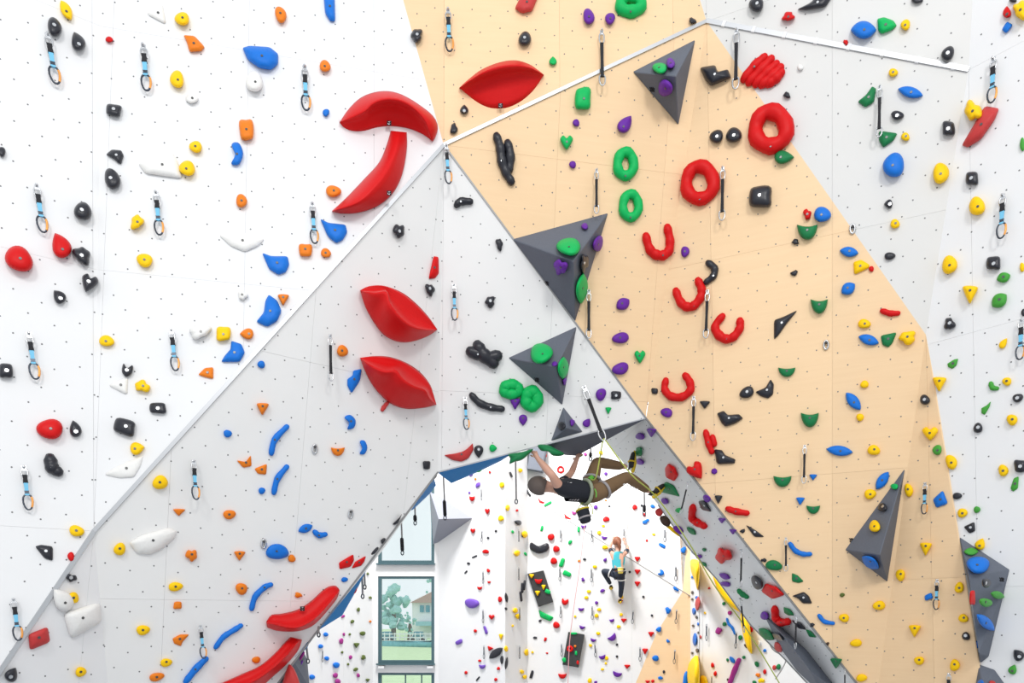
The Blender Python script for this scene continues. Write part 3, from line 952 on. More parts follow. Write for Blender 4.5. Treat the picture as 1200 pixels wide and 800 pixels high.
HOLDS = '''
Y l 77.5 12 26 12 62
K o 64 31 16 23 -10
K d 91 48 16 23 -22
R o 128 46 9 7
Y o 213 22 17 16
O p 215,41 228,42 240,55 236,60 222,61 219,50
W p 171,16 190,3 195,29 H.6
Y o 207 93 16 21 -15
W o 225 116 15 10
W o 298 95 20 25
K q 133 129 18 14 10
K p 124,181 131,175 142,176 145,182 142,192 138,191 133,186
K o 131 209 18 25 -28
K o 2 178 9 12
O q 289 152 17 25 -5
B b 278 180 14 27
Y o 229 172 15 14
W p 162,192 175,185 200,176 208,188 214,209 190,206 170,203 H.6
Y o 219 197 19 18
B p 284,56 292,53.5 316,55 326,63 326,75 318,82 304,80 290,70
O o 329 17 13 20 -22
B p 379,-6 392,-6 393,25 387,25 381,16
O o 381 77 13 14
B o 382 132 8 9
S p 603,10 612,16 624,13 629,0 632,-8 612,-8
K k 488 42 14 16
K d 544 128 10 11
K k 532 150 9 13
P o 690 19 13 19 -10
P o 715 22 12 14
G d 648 71 9 10
K o 615 45 15 17
G n 5 739 5 35 27
K k 812 24 9 8
K o 886 5 17 18
G q 683 115 19 27
G h 664 167 15 17
P o 675 144 8 9
P d 733 145 15 23 35
P o 671 193 8 9
G o 773 80 17 13
P o 786 74 10 13
P o 780 103 17 20
K p 820,79 838,76 841,84 853,81 857,91 845,96 833,101 826,93 H1.2
R s 4.6 872,92 884,78 895,68 ; 878,96 891,83 903,70 ; 886,98 898,86 909,76 ; 893,99 904,90 914,80 ; 901,98 909,92 915,86
K o 840 160 17 15 -35
K o 860 158 19 18
R n 7.2 903 151 51 55
R k 923 20 15 12 -35
K p 934,11 950,3 958,-6 976,-5 968,8 945,12
B l 1012 35 30 21
G p 1028,22 1036,20 1047,24 1051,30 1046,35 1033,40 1029,36@E
Y o 1061 29 11 13
K o 1075 0 14 8
R k 991 50 6 7
K o 1111 62 14 18 25
Y o 1047 85 11 10
W o 938 79 7 7
D p 1005,119 1015,111 1022,101 1027,104 1024,120 1014,126
B l 1067 108 30 13 15
K o 1052 135 15 11
D p 1030,153 1052,156 1047,165 1035,173 1030,165
K k 922 111 9 8
Y o 1061 160 10 10
K q 1112 150 15 17
B o 1047 193 25 29
Y o 1103 203 19 25
D d 919 184 16 23 90
R d 1180 14 10 14
Y k 1196 12 18 24
B q 1180 32 8 13 35
K o 1187 0 9 6
Y k 1141 129 22 25
S p 1127,170 1140,148 1154,124 1171,127 1166,140 1150,163 1134,173
L o 1198 169 6 16
K o 97 247 21 21
R o 23 303 35 28 25
R d 71 287 22 31 -25
K k 97 300 19 25 -25
K h 104 332 20 21 20
K d 69 347 14 18 -40
Y k 161 260 16 18
Y o 169 305 19 16 15
O o 283 235 13 16 -10
W p 256,275 290,273 310,280 303,288 287,295 270,288 H.6
W k 285 346 12 11
W k 235 389 26 18
Y q 262 391 17 17
O d 289 391 13 16 -90
Y o 125 399 18 13
O o 391 224 18 14
B p 375,256 385,261 405,263 407,272 402,281 394,285 384,277
B p 307,296 318,300 337,300 339,310 335,319 326,322 315,315
B p 315,345 325,352 330,364 325,376 313,383 300,377 309,366 311,352
O q 358 293 16 15
O o 382 296 12 11
O t 332 351 13 13
K k 467 271 14 17
K s 4 535,240 540,236 551,236
K k 585 287 9 15
R p 508,300 514,301 514.5,320 510,326 502,327
K k 504 340 12 15
K k 574 354 12 14
G n 5 733 192 29 38
G n 4.8 739 241 28 37
G o 666 289 28 21
P o 685 265 8 8
P k 657 313 17 19
P o 701 285 12 19 15
K k 685 309 10 23
G l 682 338 36 14 95
R n 6.4 820 214 45 51
K q 891 230 27 26
R u 5.2 757,277 761,291 768,298 777,299 784,293 785,281 782,267
R u 5 792,341 797,353 804,359 813,358 821,348 822,338 818,329
R u 5 846,371 838,382 842,392 851,397 860,394 867,384 867,376
R u 4.8 780,446 779,456 786,464 799,465 809,457 808,447 803,440
P o 803 295 10 13
K s 4 830,308 837,314 836,323 828,330
P l 730 356 18 14 -35
P o 727 396 20 13 -12
R k 946 251 10 13
B o 964 251 20 18
D m 946 272 24 18
K k 932 283 9 7
K k 931 320 9 6 -30
B l 995 295 22 12 8
Y p 1000,307 1009,304 1019,310 1018,314 1001,322
R o 1021 315 6 7
B l 994 338 19 14 -35
D m 960 359 20 17
R s 3 1034,364 1043,367 1052,367
K p 907,375 918,371 935,363 922,379 913,392 907,398 H.8
Y o 1013 379 15 11
B l 1018 398 25 12 18
D p 1032,393 1051,389 1046,402 1041,407 1034,404
Y k 1063 396 20 17
K d 1041 239 11 10 -90
Y o 1049 262 11 11
K o 1043 300 13 9
K q 1139 209 15 16
Y o 1145 241 19 22
Y o 1113 310 18 22
K q 1164 308 17 16
Y o 1198 313 6 11
L l 1176 325 17 12 -20
L l 1171 352 22 16 -40
Y t 1137 345 18 21
K k 1113 379 14 14
K o 1199 366 5 9
K q 7 434 17 17
R o 58 502 31 24 10
K d 88 502 14 20 -15
K s 6.5 59,537 61,547 67,552
K b 149 434 15 13 100
W p 126,451 150,441 149,463 H.7
Y k 167 452 18 15
K q 185 478 20 13
K q 146 500 26 19 15
Y d 161 525 15 17 80
W p 122,556 135,547 168,533 165,545 157,559 140,560 H.5
O p 232,439 240,431 250,430 250,444 241,442
B p 271,399 283,403 287,413 281,424 259,424 263,417 270,409
B o 267 508 10 9
O p 277,539 288,541 294,533 295,546 285,548
Y o 188 565 18 17 15
O t 210 600 14 8
O o 269 603 15 11
B o 306 427 9 9
O o 401 411 13 14 -30
B p 407,444 413,440 414,434 424,432 422,446 412,461 407,452
B b 411 494 12 17 -15
B b 426 524 9 17
O t 308 479 14 14
B s 3.6 318,531 322,515 336,500
B s 3.6 321,577 325,561 336,547
B o 307 575 8 8
O p 298,549 313,543 312,556 302,555
O m 396 529 16 10
K q 500 545 9 10
K s 8 552,412 560,415 ; 560,405 566,415 578,425 ; 570,420 582,417
K s 4.5 553,463 562,472 575,477 588,479
S p 520,533 534,531 542,529 550,524 554,519 555,527 549,537 541,541 530,539
K d 561 529 11 15 180
G d 578 525 9 9 90
G o 635 414 26 24
G l 660 431 26 13 92
P o 650 426 7 6
P k 662 447 5 9
K s 5 582,160 586,172 588,188 593,202 599,212 ; 595,168 598,182 597,198
G n 6.4 599 456 30 24
G n 7.4 623 467 28 32
P t 604 473 13 13
P d 613 492 10 13 180
K o 658 499 9 10
P k 671 495 6 8
P o 704 462 12 15 15
K q 722 463 12 10
G t 713 481 7 8
P d 688 495 9 11 35
G h 750 418 13 15
P o 727 432 20 14 -15
K q 767 458 8 7
P o 781 483 14 11 20
K t 826 474 12 9
K p 840,484 848,481 853,486 866,485 871,490 862,496 850,500 845,495 H1.2
K o 875 460 18 13 -30
K p 885,459 897,454 903,444 907,450 906,462 900,467 891,464
R s 4 827,506 830,518 834,529 ; 835,512 837,520
K p 837,526 846,527 850,533 862,538 861,543 840,544 H1.2
P n 2 837 552 7 7
R h 816 552 20 21 -35
K t 842 585 9 10
R s 4 853,596 862,599 875,601
P o 750 511 11 8@I
P t 763.5 507 12 10
D q 748.5 529 8 11@I
P o 750 541 10 7 20@I
R p 783,543 791,547 795,557 790,564 780,559 779,549@I
D p 772,575 780,564 790,569 797,582 785,579 776,577 H.5@I
P l 779 587 10 7 30@I
G o 795 598 8 6@I
K p 818,587 826,586 834,600 822,597@I
P o 828 584 10 8 30@I
R s 5 812,594 811,606 817,612 825,616@I
D l 810 622 14 6 40@I
P l 795 620 12 6 35@I
P t 846 610 9 6@I
P t 859 623 9 6@I
D o 825 644 5 4 30@I
R k 848 651 20 19@I
P l 849 675 14 7 22@I
P o 850 684 12 6 15@I
D s 3.4 866,692 870,696 875,699@I
K o 887 682 12 18 -25@I
R p 892,693 897,683 910,687 920,697 905,702@I
P o 819 652 7 5@I
D l 825 661 8 4 40@I
K k 870 622 6 5
K p 874,615 879,617 887,622 896,629 884,629
K k 895 656 7 5
D o 907 662 20 12 5
D p 928,671 935,674 942,681 936,683 928,681
K p 928,698 942,693 948,698 952,707 941,707 935,701
R s 5 908,713 909,723 915,729 923,728@I
D p 918,711 925,713 931,721 924,721 919,718@I
K p 927,726 938,729 945,738 935,736@I
D p 944,737 950,739 957,747 948,746@I
P o 896 721 10 10@I
K l 911 746 16 7 32@wall_volume_leg
D l 898 743 22 11 35@I
S l 912 758 14 9 60@I
D t 980 777 14 12@I
K l 963 792 16 6 35@I
K k 952 732 6 5
C k 970 754 4 4
N o 987 697 6 5
D m 922 436 20 11
Y o 1013 450 10 9
B l 1000 470 26 13 50
Y o 1008 489 9 9
D m 949 492 21 17
B l 984 528 31 12 7
Y o 1024 527 15 12
D m 917 564 21 13
B t 953 559 9 7
B t 938 587 10 9
D m 953 597 16 10
B l 1034 563 25 12 -55
Y o 1020 579 14 12
G o 1048 570 9 7
K o 1034 594 11 10
Y o 1025 616 13 14
B l 1020 659 24 13 35
Y o 1065 574 10 16 -15
K o 1084 468 12 12
Y t 1101 450 16 17
Y h 1090 508 19 16
L o 1098 527 11 12
Y o 1115 541 13 18 -25
L p 1110,426 1118,421 1123,420 1121,428 1116,432 1111,430
L s 2.4 1161,449 1163,454 1168,455
Y o 1180 447 11 10 -20
K o 1193 466 13 10 -25
L p 1150,478 1156,475 1161,470 1160,476 1154,486 1150,484
K o 1146 501 11 12
Y o 1186 492 13 13
Y o 1176 551 12 14
K q 1195 546 14 15
L p 1184,572 1188,560 1194,558 1193,572 1187,576
B p 1093,585 1105,574 1111,590 1097,595
K o 1122 581 11 8
Y o 1128 601 12 11
L o 1145 597 8 8
K p 1129,617 1142,611 1143,622 1136,625
Y d 1149 637 12 14 25
Y d 1176 402 8 14 35
B s 3 926,637 932,645 941,649 949,649
Y t 1085 643 14 15
Y o 1055 674 11 14
Y o 1124 688 11 13
Y o 1030 709 15 11
B s 2.6 960,721 966,728 976,730
Y o 989 724 12 10
Y o 1003 753 14 9
B q 1088 699 10 7 -20
Y t 1072 739 14 14
Y o 1129 724 12 10
K o 1132 745 10 10
Y o 1077 774 12 10
Y o 1119 779 12 14
Y o 1010 794 13 9
L l 1138 646 17 9
B o 1146 662 27 20
K o 1156 683 11 11
L l 1169 697 17 9 15
L o 1155 706 16 10 15
R q 1139.5 700 7 17
B l 1155 729 28 12 42
B q 1144 755 5 9
K d 1193 767 13 15 -40
L d 1187 784 10 12 25
B o 1149 800 8 8
S o 1163 800 8 6
Y o 90 622 18 13 12
K p 41,640 48,638 62,640 62,657 52,654
R o 83 652 8 11
K k 84 677 13 10
W d 73 702 22 30 -40
Y o 86 700 13 13
W p 74,718 117,705 119,729 83,749 H1.0
S p 33,743 56,734 59,752 35,762 H1.1
K d 14 790 15 18 30
Y o 95 787 13 12
Y o 140 643 14 15
W p 151,636 165,627 198,618 207,622 205,630 190,643 175,650 160,648 H.8
O k 224 651 14 14
O t 281 651 13 11
Y o 206 687 17 11 -10
O q 208 709 10 9
O o 283 690 14 14
Y o 168 738 16 12 -10
O p 202,748 211,743 222,743 214,752 212,757 204,754
Y o 195 776 14 10 -15
O o 184 793 18 10 -10
B s 3.4 253,758 262,746 276,737 282,733
B s 4 218,798 229,784 241,772
O o 300 773 10 8
B s 3.6 295,713 299,699 310,688 317,685
B l 358 619 18 10 -22
B s 3.6 369,623 374,627 381,626
B o 325 646 27 18
O o 342 654 9 9
B o 404 679 8 6
O k 350 697 9 7
R p 397,659 414,649 415,656 411,664 398,667
R p 416,658 429,651 427,658 423,663 412,666
O o 624 553 0.1 0.1
'''.strip().split('\n')
HOLDS = HOLDS[:-1]
# far walls: (wall key: colour shape x y w h [rot])
FAR = {
 'J': 'B o 382 743 6 5;B o 376 757 6 5;B o 383 771 6 5 30;B o 394 779 8 7 20;B o 366 793 7 6;M o 400 751 5 7;M o 393 791 6 6;M o 396 798 7 6;N o 420 714 4 5;N o 413 728 5 4 -30;N o 425 742 7 5;N t 418 756 7 6;N k 426 770 6 6;N o 417 784 6 4 -20;M o 420 791 4 5;N t 431 797 5 4;M o 403 743 3 4;N o 410 743 3 3;N o 401 764 3 3;M o 411 770 4 5;N o 408 778 3 3;M o 402 722 5 3 -30;O o 434 728 3 3;N o 438 756 3 3@Win;N o 431 672 3 3;N o 434 700 4 3',
 'H': 'R o 574 553 3 3;V l 560 568 8 5 -55;O o 557 561 3 3;V o 550 577 3 3;R m 553 584 7 6;R h 571 599 6 7;R h 554 622 6 6;K o 581 622 3 3;K o 572 630 3 3;R o 569 646 8 5;K q 556 652 7 2 -22;K o 549 660 4 3;Y o 588 568 6 7;Y o 587 607 7 7;V o 552 556 5 3 -30;K q 546 670 5 2 -45;R d 572 668 4 5 -30;R m 573 682 4 3;R m 562 689 6 4;V o 553 707 17 11 8;R o 586 702 5 7;R h 576 723 7 6;V q 569 738 3.5 10 -18;R o 557 739 4 4;V q 538 752 9 5 -25;Y t 587 746 5 7;R t 574 760 7 5 20;K l 581 765 20 9 -38;K o 588 773 4 10;V m 565 781 8 5;R o 562 774 4 3;R o 546 788 4 4 -40;K q 560 795 7 2 -50;R o 584 783 4 4;R o 581 796 4 4',
 'S1': 'Y o 595 595 5 7;Y o 606 648 7 7;Y o 610 551 5 5;K q 599 556 2.5 7 -25;Y o 593 760 5 7;K l 593.5 700 12 4 80;K o 593 713 4 3 40;K l 593.5 777 15 4 98;K s 2 612,684 612,693 / 615,681 614,690 / 610,694 611,703;Y o 604 715 6 6;Y o 607 722 6 6;Y o 617 764 5 8;Y o 612 787 5 5;Y o 615 793 5 5;R o 606 598 3 3;K d 607 612 6 9 -70;G o 601 623 3 4 -30;Y o 615 626 7 8;G o 616 649 3 5 -30;Y o 601 733 3 3;K o 613 628 3 3',
 'I2': 'G q 635 619 3 7 15;R o 645.5 629 8 8;R o 652 643 8 8;R o 649 657 8 8;K b 632 642 13 23 92;G q 658.5 659 5 11 18;G o 668 635 4 6 30;O o 679 657 4 3;K o 685 655 4 3;P k 709 656 4 5;Y o 697 664 5 4;Y o 709 641 7 5;G q 664.5 672 10 6 25;R b 662 705 8 8 100;G p 631,714 638,718 649,723 645,728 633,723;R o 652 732 8 8;K o 633 727 4 3 -40;K o 627 747 5 3;R q 639 749 3 5 20;R o 641 765 3 2;Y o 624 764 3 3;K q 623 790 3.5 10 15;R m 659 792 10 6;Y o 674 722 3 3;P k 683 679 4 5 -30;Y o 690 693 5 4;Y o 687 700 5 4;P l 706 692 6 4 -20;P o 699 706 4 4 -40;Y o 702 714 5 4;Y o 699 721 5 5;P m 681 714 7 4;P m 682 735 7 4 15;P m 695 750 7 4 15;Y o 692 756 4 4;Y o 728.5 699 4 5@I2;R t 727 705 6 5;Y o 728 720 4 4;Y o 725 734 5 4;P m 717 727 6 4 -10;R t 731 727 7 5;Y o 701 742 5 4;P m 718 747 11 7 -38;K o 723 755 3 3;P m 706 770 8 5 -15;Y o 711 771 4 5;Y o 710 777 3 3;K o 723 769 3 3;Y o 706 784 4 3;R t 735 781 7 5;P m 723 790 11 6 15;Y o 691 797 5 6;P o 698 799 4 3;K o 738 670 3 3;R t 747 684 7 6;R t 747 670 7 6@I2;K o 754 699 3 3;K o 764 721 3 3;B k 783 715 7 8;B k 772 737 6 7 20;R t 763 743 7 6;R t 756 763 7 7;B o 768 771 8 7;B k 783 751 5 4 20;K o 778 787 3 4;B o 774 794 6 4;R t 759 799 6 4;B k 792 690 8 4 35;G o 682 688 0.2 0.2;R o 765 798 4 4',
 'I3': 'R p 630,582 633,586 638.5,588.5 637,590 632,589 H.6;G q 642 590 10 3 -28;R p 661,601 665,605 670,608 668,608.5 662,607 H.6;M m 672.5 601 6 4 20;P m 684 617 7 4;G q 678 620 3 7;R o 710.5 608 8 6;Y o 707 616 4 3;Y o 702 624 5 5;P m 708 630 7 4 12;P o 698 594 5 5;K o 714 593 3 2;O o 710 586 3 2;B k 757 611 9 5 -25;R o 755 603 4 4;K o 752 592 3 3;R o 744 594 6 6;B o 765 593 6 4 20;B q 776 639 9 4 28;R o 758 633 3 3;Y o 766 626 4 3;B k 801 644 7 8;B b 775 671 7 7 30;R t 747 655 7 6;R n 1.2 657 550 9 9;M o 686 532 4 4;P o 710 555 4 4;Y o 704 530 5 5;K s 1.6 617,567 617,574 621,580;K l 613 586 13 4 85;Y o 610 640 0.2 0.2;B b 779 620 0.2 0.2;Y o 625 533 5 8 15;R p 634,527 640,526 641,535 637,538 633,533',
 'I3w': '',
 'Z': 'B k 812 645 4 5;K o 811 694 3 4;B o 813 716 4 8;B o 814 749 5 15;K o 816 723 3 4;K o 817 762 4 5;S l 817.5 707 17 6 95;K o 811 702 3 3;B o 816 700 3 4;K o 812 733 3 3;B o 818 731 2.5 4;K o 811 765 3 3;K o 818 741 2 3;B k 814 670 4 5;K o 813 778 3 3;B o 811 676 3 3;K o 818 776 2.5 3',
 'K': 'M q 842 739 7 8 30;B s 1.7 852,725 854,731 858,735 861,742;D o 849 731 5 5;M o 855 718 5 5;M s 3 855,801 860,787 866,773;B l 858 773 10 5 55;D o 852.5 773 3 4;R o 835 779 4 6;R o 838 789 4 6;R o 880 737 5 7;D o 867.5 747 5 6;D o 871.5 770 4 4;D o 887 778 5 7 -30;R o 896 787 4 6;D o 848 707 4 4;D o 849.5 701 4 3;C o 851 703 4 3 30;C l 861 709 8 4 30;C l 875 757 8 4 35;S l 820.5 746 5 3 70;D o 912 781 5 7;S o 907.5 782 5 6;B o 896 762 4 4;W o 889 754 5 8;O k 888 791 6 5;Y k 892 797 8 6;D o 884 799 5 4;K o 928 780 3 3;C o 853 796 3 3;Y o 826 718 2.5 3;S o 831 689 3 3',
}
for ln in HOLDS:
    if ln.endswith('@wall_volume_leg'):
        hold(ln.split('@')[0])
    else:
        hold(ln)
for k, s in FAR.items():
    for ln in s.split(';'):
        ln = ln.strip().replace('/', ';')
        if not ln or ' 0.2 0.2' in ln:
            continue
        if ln.endswith('@Win'):
            continue
        if '@' not in ln:
            x = ln.split()
            try:
                hold(ln + ('@' + k))
            except Exception as e:
                print('HOLD', ln, e)
        else:
            hold(ln)
# small holds on the charcoal boards and the grey box
for ln in ('Y t 623 675 6 5', 'R m 631 681 9 6', 'Y t 637 688 5 6', 'G q 642 693 7 5 25', 'Y t 630 695 6 6',
           'R n 1.6 668 760 8 8', 'G o 661 773 5 6', 'G q 675 765 3 5', 'G o 672 742 9 3', 'O o 674 757 3 3', 'R o 677 776 3 5'):
    hold(ln)

# ------------------------------------------------------------------ big red macros
def macro(upper, lower, ridge, H, prU, prL, label, wall, c='R', cols=30, wig=.55):
    """Loft upper edge -> ridge (height H) -> lower edge. pr*: (fraction of the way to the ridge, height fraction)."""
    pl, k = find(*ridge[len(ridge) // 2], wall)
    def samp(path, n):
        P = spline(path, 8)
        L = [0]
        for a, b in zip(P, P[1:]):
            L.append(L[-1] + (b - a).length)
        out = []
        j = 0
        for i in range(n + 1):
            d = L[-1] * i / n
            while j < len(L) - 2 and L[j + 1] < d:
                j += 1
            t = (d - L[j]) / max(1e-9, L[j + 1] - L[j])
            out.append(P[j].lerp(P[j + 1], t))
        return out
    U, Lw, R = samp(upper, cols), samp(lower, cols), samp(ridge, cols)
    bm = bmesh.new()
    rows = []
    for i in range(cols + 1):
        t = i / cols
        h = H * max(0.04, math.sin(math.pi * min(1, max(0, t)))) ** wig
        row = [bm.verts.new(pl.hit(*U[i], -.01))]
        for f, g in prU:
            p = U[i].lerp(R[i], f)
            row.append(bm.verts.new(pl.hit(p.x, p.y, h * g)))
        for f, g in prL:
            p = R[i].lerp(Lw[i], f)
            row.append(bm.verts.new(pl.hit(p.x, p.y, h * g)))
        row.append(bm.verts.new(pl.hit(*Lw[i], -.01)))
        rows.append(row)
    n = len(rows[0])
    for A, B in zip(rows, rows[1:]):
        for k2 in range(n - 1):
            bm.faces.new((A[k2], A[k2 + 1], B[k2 + 1], B[k2]))
        bm.faces.new((A[n - 1], A[0], B[0], B[n - 1]))
    bm.faces.new(rows[0]); bm.faces.new(rows[-1])
    bmesh.ops.remove_doubles(bm, verts=bm.verts, dist=.0005)
    me_o = centred(bm, 'macro_hold', HC[c][1])
    for i, (f, g) in ((cols // 6, (0, 0)), (cols * 5 // 6, (0, 0))):
        p = R[i].lerp(Lw[i], .72)
        bolt(pl, p.x, p.y, H * math.sin(math.pi * i / cols) ** wig * (prL[-1][1] * .75 if prL else .4), .012, False, me_o)
    tag(me_o, label, 'hold')
    MAC.append((me_o, pl))
    xs = [v.x for v in U + Lw]; ys = [v.y for v in U + Lw]
    LAND.append((sum(xs) / len(xs), sum(ys) / len(ys), label))
    return me_o, pl
LAND = []
MAC = []
CONVEX = [(.12, .30), (.32, .62), (.6, .86), (.85, .97), (1, 1)]
SCOOP = [(.06, .93), (.14, .70), (.3, .46), (.55, .27), (.8, .14)]
RIM = [(.10, .97), (.35, .78), (.7, .42), (.92, .2)]
R1, plr = macro([(398, 143), (408, 128), (422, 114.5), (440, 107.5), (459, 107), (476, 113), (495, 125), (508, 136), (513.5, 148), (511, 160), (507, 166)],
      [(398, 143), (402, 149.5), (412, 154.4), (427, 154.4), (442, 150.5), (459, 149), (478, 151.6), (495, 158), (507, 166)],
      [(398, 143), (412, 138), (428, 130), (436, 122), (447, 117), (461, 116), (475, 120), (489, 130), (499, 143), (503, 155), (506, 165)], .30, CONVEX, SCOOP,
      'big red mushroom-cap scoop hold, curved over the red stem', 'B')
macro([(457.5, 153), (453, 169), (444, 190), (427, 209), (405, 232), (389, 247)], [(477, 155), (477, 175), (471.5, 205), (461, 226), (444, 241), (422, 249), (401, 250.5), (389, 247.5)],
      [(467, 154), (464, 175), (454, 198), (440, 217), (420, 236), (389.5, 247.4)], .24, CONVEX, RIM, 'long red curved stem hold beneath the red mushroom cap', 'B', wig=.35)
macro([(538, 103), (550, 92), (565, 81), (585, 73), (604, 70.5), (620, 75), (630, 81.5), (637.5, 87.5)],
      [(538, 103), (555, 118), (568, 126), (580, 129), (595, 128), (610, 121), (623, 110), (632, 98), (637.5, 87.5)],
      [(538.5, 102.5), (553, 93), (568, 84), (586, 78), (604, 76.5), (620, 79), (630, 83.5), (637, 87.7)], .30, CONVEX, SCOOP,
      'big red almond scoop hold on the plywood above the seam', 'F')
macro([(422, 340), (432, 335), (449.5, 334.5), (471, 342), (488, 355), (502.6, 371), (512.6, 386)],
      [(422, 340), (428, 360), (439, 379.5), (451.6, 394), (468.6, 401), (485.6, 399.7), (503, 393), (512.6, 386)],
      [(422.5, 341), (440, 343), (453, 342), (457, 356), (469, 372), (482, 382), (498, 386), (512, 386.3)], .42,
      [(.15, .16), (.4, .12), (.65, .18), (.82, .45), (.93, .85), (1, 1)], RIM, 'fat red shell-shaped hold with a deep scoop, upper of the pair', 'C1', wig=.5)
macro([(422, 419), (439, 416.7), (458, 418), (479, 426), (494, 437), (504, 450), (508, 461), (511.5, 474)],
      [(422, 419), (428, 436), (439, 455), (456, 472), (475, 479), (496, 478), (511.5, 474)],
      [(422.5, 420), (438, 430), (452, 435), (464, 434), (472, 444), (484, 452), (498, 457), (503, 466), (511, 473.7)], .42,
      [(.15, .20), (.4, .22), (.65, .34), (.85, .68), (.94, .9), (1, 1)], RIM, 'fat red shell-shaped hold with two shallow scoops, lower of the pair', 'C1', wig=.5)
macro([(312, 728), (318, 720), (330, 718.5), (348, 714), (364, 704), (377, 692), (386, 686.5), (394, 686), (398, 691)],
      [(313, 735), (325, 739), (344, 740), (361, 736), (372, 728.5), (385, 714), (395, 701), (398, 692)],
      [(312.5, 730), (322, 731), (338, 735), (352, 734), (368, 725), (381, 712), (392, 699), (397.5, 692)], .34,
      [(.2, .42), (.5, .46), (.75, .6), (.93, .9), (1, 1)], RIM, 'glossy red boat-shaped scoop hold above the red slide', 'C1', wig=.3)
macro([(255, 802), (284, 789), (305.5, 779), (323, 764), (333, 753), (340, 746)], [(268, 814), (300, 808), (323, 790), (338, 776), (350, 761), (354, 749.5)],
      [(258, 808), (292, 800), (316, 785), (333, 770), (344, 757), (352, 749)], .28, [(.2, .5), (.5, .55), (.75, .68), (.93, .92), (1, 1)], RIM,
      'long glossy red slide-shaped hold at the bottom edge', 'C1', wig=.25)
hold('S s 2.6 454,472 450,477 448,480@C1')
# maker's emblems: small dark squares with a pale loop on the macros and volumes
def emblem(px, py, s, pl, H, parent, light=True):
    bm = bmesh.new()
    c = [pl.hit(px + dx * s, py + dy * s, H) for dx, dy in ((-1, -1), (1, -1), (1, 1), (-1, 1))]
    vs = [bm.verts.new(p) for p in c] + [bm.verts.new(p - pl.n * .004) for p in c]
    for f in ((0, 1, 2, 3), (7, 6, 5, 4), (0, 4, 5, 1), (1, 5, 6, 2), (2, 6, 7, 3), (3, 7, 4, 0)):
        bm.faces.new([vs[i] for i in f])
    o = centred(bm, 'emblem', M['sling'], parent, False)
    bm = bmesh.new()
    P = [pl.hit(px + dx * s, py + dy * s, H + .002) for dx, dy in ((.4, -.6), (-.5, -.5), (-.55, .3), (.1, .7), (.55, .2), (0, -.1))]
    tube_bm(bm, P, .12 * s * (P[0] - EYE).length / FPX, 5)
    e = centred(bm, 'emblem_mark', M['steel'], o)
    return o

for i, px, py, h in ((0, 456, 144, .075), (1, 456, 226, .15), (2, 586.5, 123.5, .06), (5, 354.5, 713, .19)):
    emblem(px, py, 2.6, MAC[i][1], h, MAC[i][0])
for i, px, py in ((0, 764, 105), (1, 640, 332), (2, 629, 445), (4, 998, 633), (5, 1174, 679)):
    pl, nm = find(px, py)
    bm = bmesh.new()
    for dx in (-1.6, 0.2, 1.8):
        P = [pl.hit(px + dx + x, py + y, .004) for x, y in ((-.8, -2.2), (.7, -.8), (-.5, .6), (.6, 2.0))]
        tube_bm(bm, P, .55 * (P[0] - EYE).length / FPX, 5)
    centred(bm, 'emblem', M['sling'], V[i])

# ------------------------------------------------------------------ quickdraws
def oval(hw, hh, r, cz, bm, half=None):
    pts = []
    for i in range(18):
        a = 2 * math.pi * i / 18
        x, z = hw * math.copysign(abs(math.cos(a)) ** .8, math.cos(a)), hh * math.sin(a)
        x *= 1 + .15 * (z / hh)
        pts.append(Vector((x, 0, cz + z)))
    if half:
        pts = [p for p in pts if p.x * half > hw * .15 and abs(p.z - cz) < hh * .75]
        pts.sort(key=lambda p: p.z)
        tube_bm(bm, pts, r, 6)
    else:
        tube_bm(bm, pts, r, 6, True)
def strip(z0, z1, w, t, bm, tw=0.0):
    vs = []
    for z, k in ((z0, 1), ((z0 + z1) / 2, .8), (z1, 1)):
        for sx, sy in ((-1, -1), (1, -1), (1, 1), (-1, 1)):
            vs.append(bm.verts.new((sx * w / 2 * k, sy * t / 2, z)))
    for r in (0, 4):
        for i in range(4):
            bm.faces.new((vs[r + i], vs[r + (i + 1) % 4], vs[r + 4 + (i + 1) % 4], vs[r + 4 + i]))
    bm.faces.new(vs[0:4]); bm.faces.new(vs[8:12])
def qd_parts(kind):
    out = []
    def add(nm, fn, m, sm=True):
        bm = bmesh.new(); fn(bm)
        me = from_bm(nm, bm, sm); me.materials.append(m)
        out.append((nm, me))
    if kind == 'blue':
        add('hanger', lambda b: (strip(.05, -.07, .10, .03, b), tube_bm(b, [Vector((0, .01, .02)), Vector((0, .05, .02))], .035, 6)), M['steel'], False)
        add('upper_carabiner', lambda b: oval(.062, .11, .017, -.13, b), M['steel'])
        add('rubber_keeper', lambda b: strip(-.17, -.36, .105, .06, b), M['sling'], False)
        add('sleeve', lambda b: strip(-.34, -.66, .092, .045, b), M['sleeve'], False)
        add('label_patch', lambda b: strip(-.55, -.62, .096, .049, b), M['darkbiner'], False)
        add('lower_carabiner', lambda b: oval(.092, .18, .020, -.82, b), M['darkbiner'])
        add('gate', lambda b: oval(.090, .18, .024, -.82, b, -1), M['gate'])
    elif kind == 'black':
        add('hanger', lambda b: (strip(.04, -.05, .07, .02, b), tube_bm(b, [Vector((0, .01, .02)), Vector((0, .04, .02))], .022, 6)), M['steel'], False)
        add('upper_carabiner', lambda b: oval(.045, .10, .014, -.12, b), M['steel'])
        add('sling', lambda b: strip(-.20, -.84, .062, .03, b), M['sling'], False)
        add('lower_carabiner', lambda b: oval(.055, .10, .013, -.90, b), M['steel'])
        add('gate', lambda b: oval(.055, .10, .016, -.90, b, 1), M['alu'])
    else:
        add('hanger', lambda b: strip(.06, -.08, .12, .04, b), M['steel'], False)
        add('sling', lambda b: strip(-.05, -.62, .085, .04, b), M['darkbiner'], False)
        add('lower_carabiner', lambda b: oval(.075, .17, .022, -.8, b), M['darkbiner'])
    return out
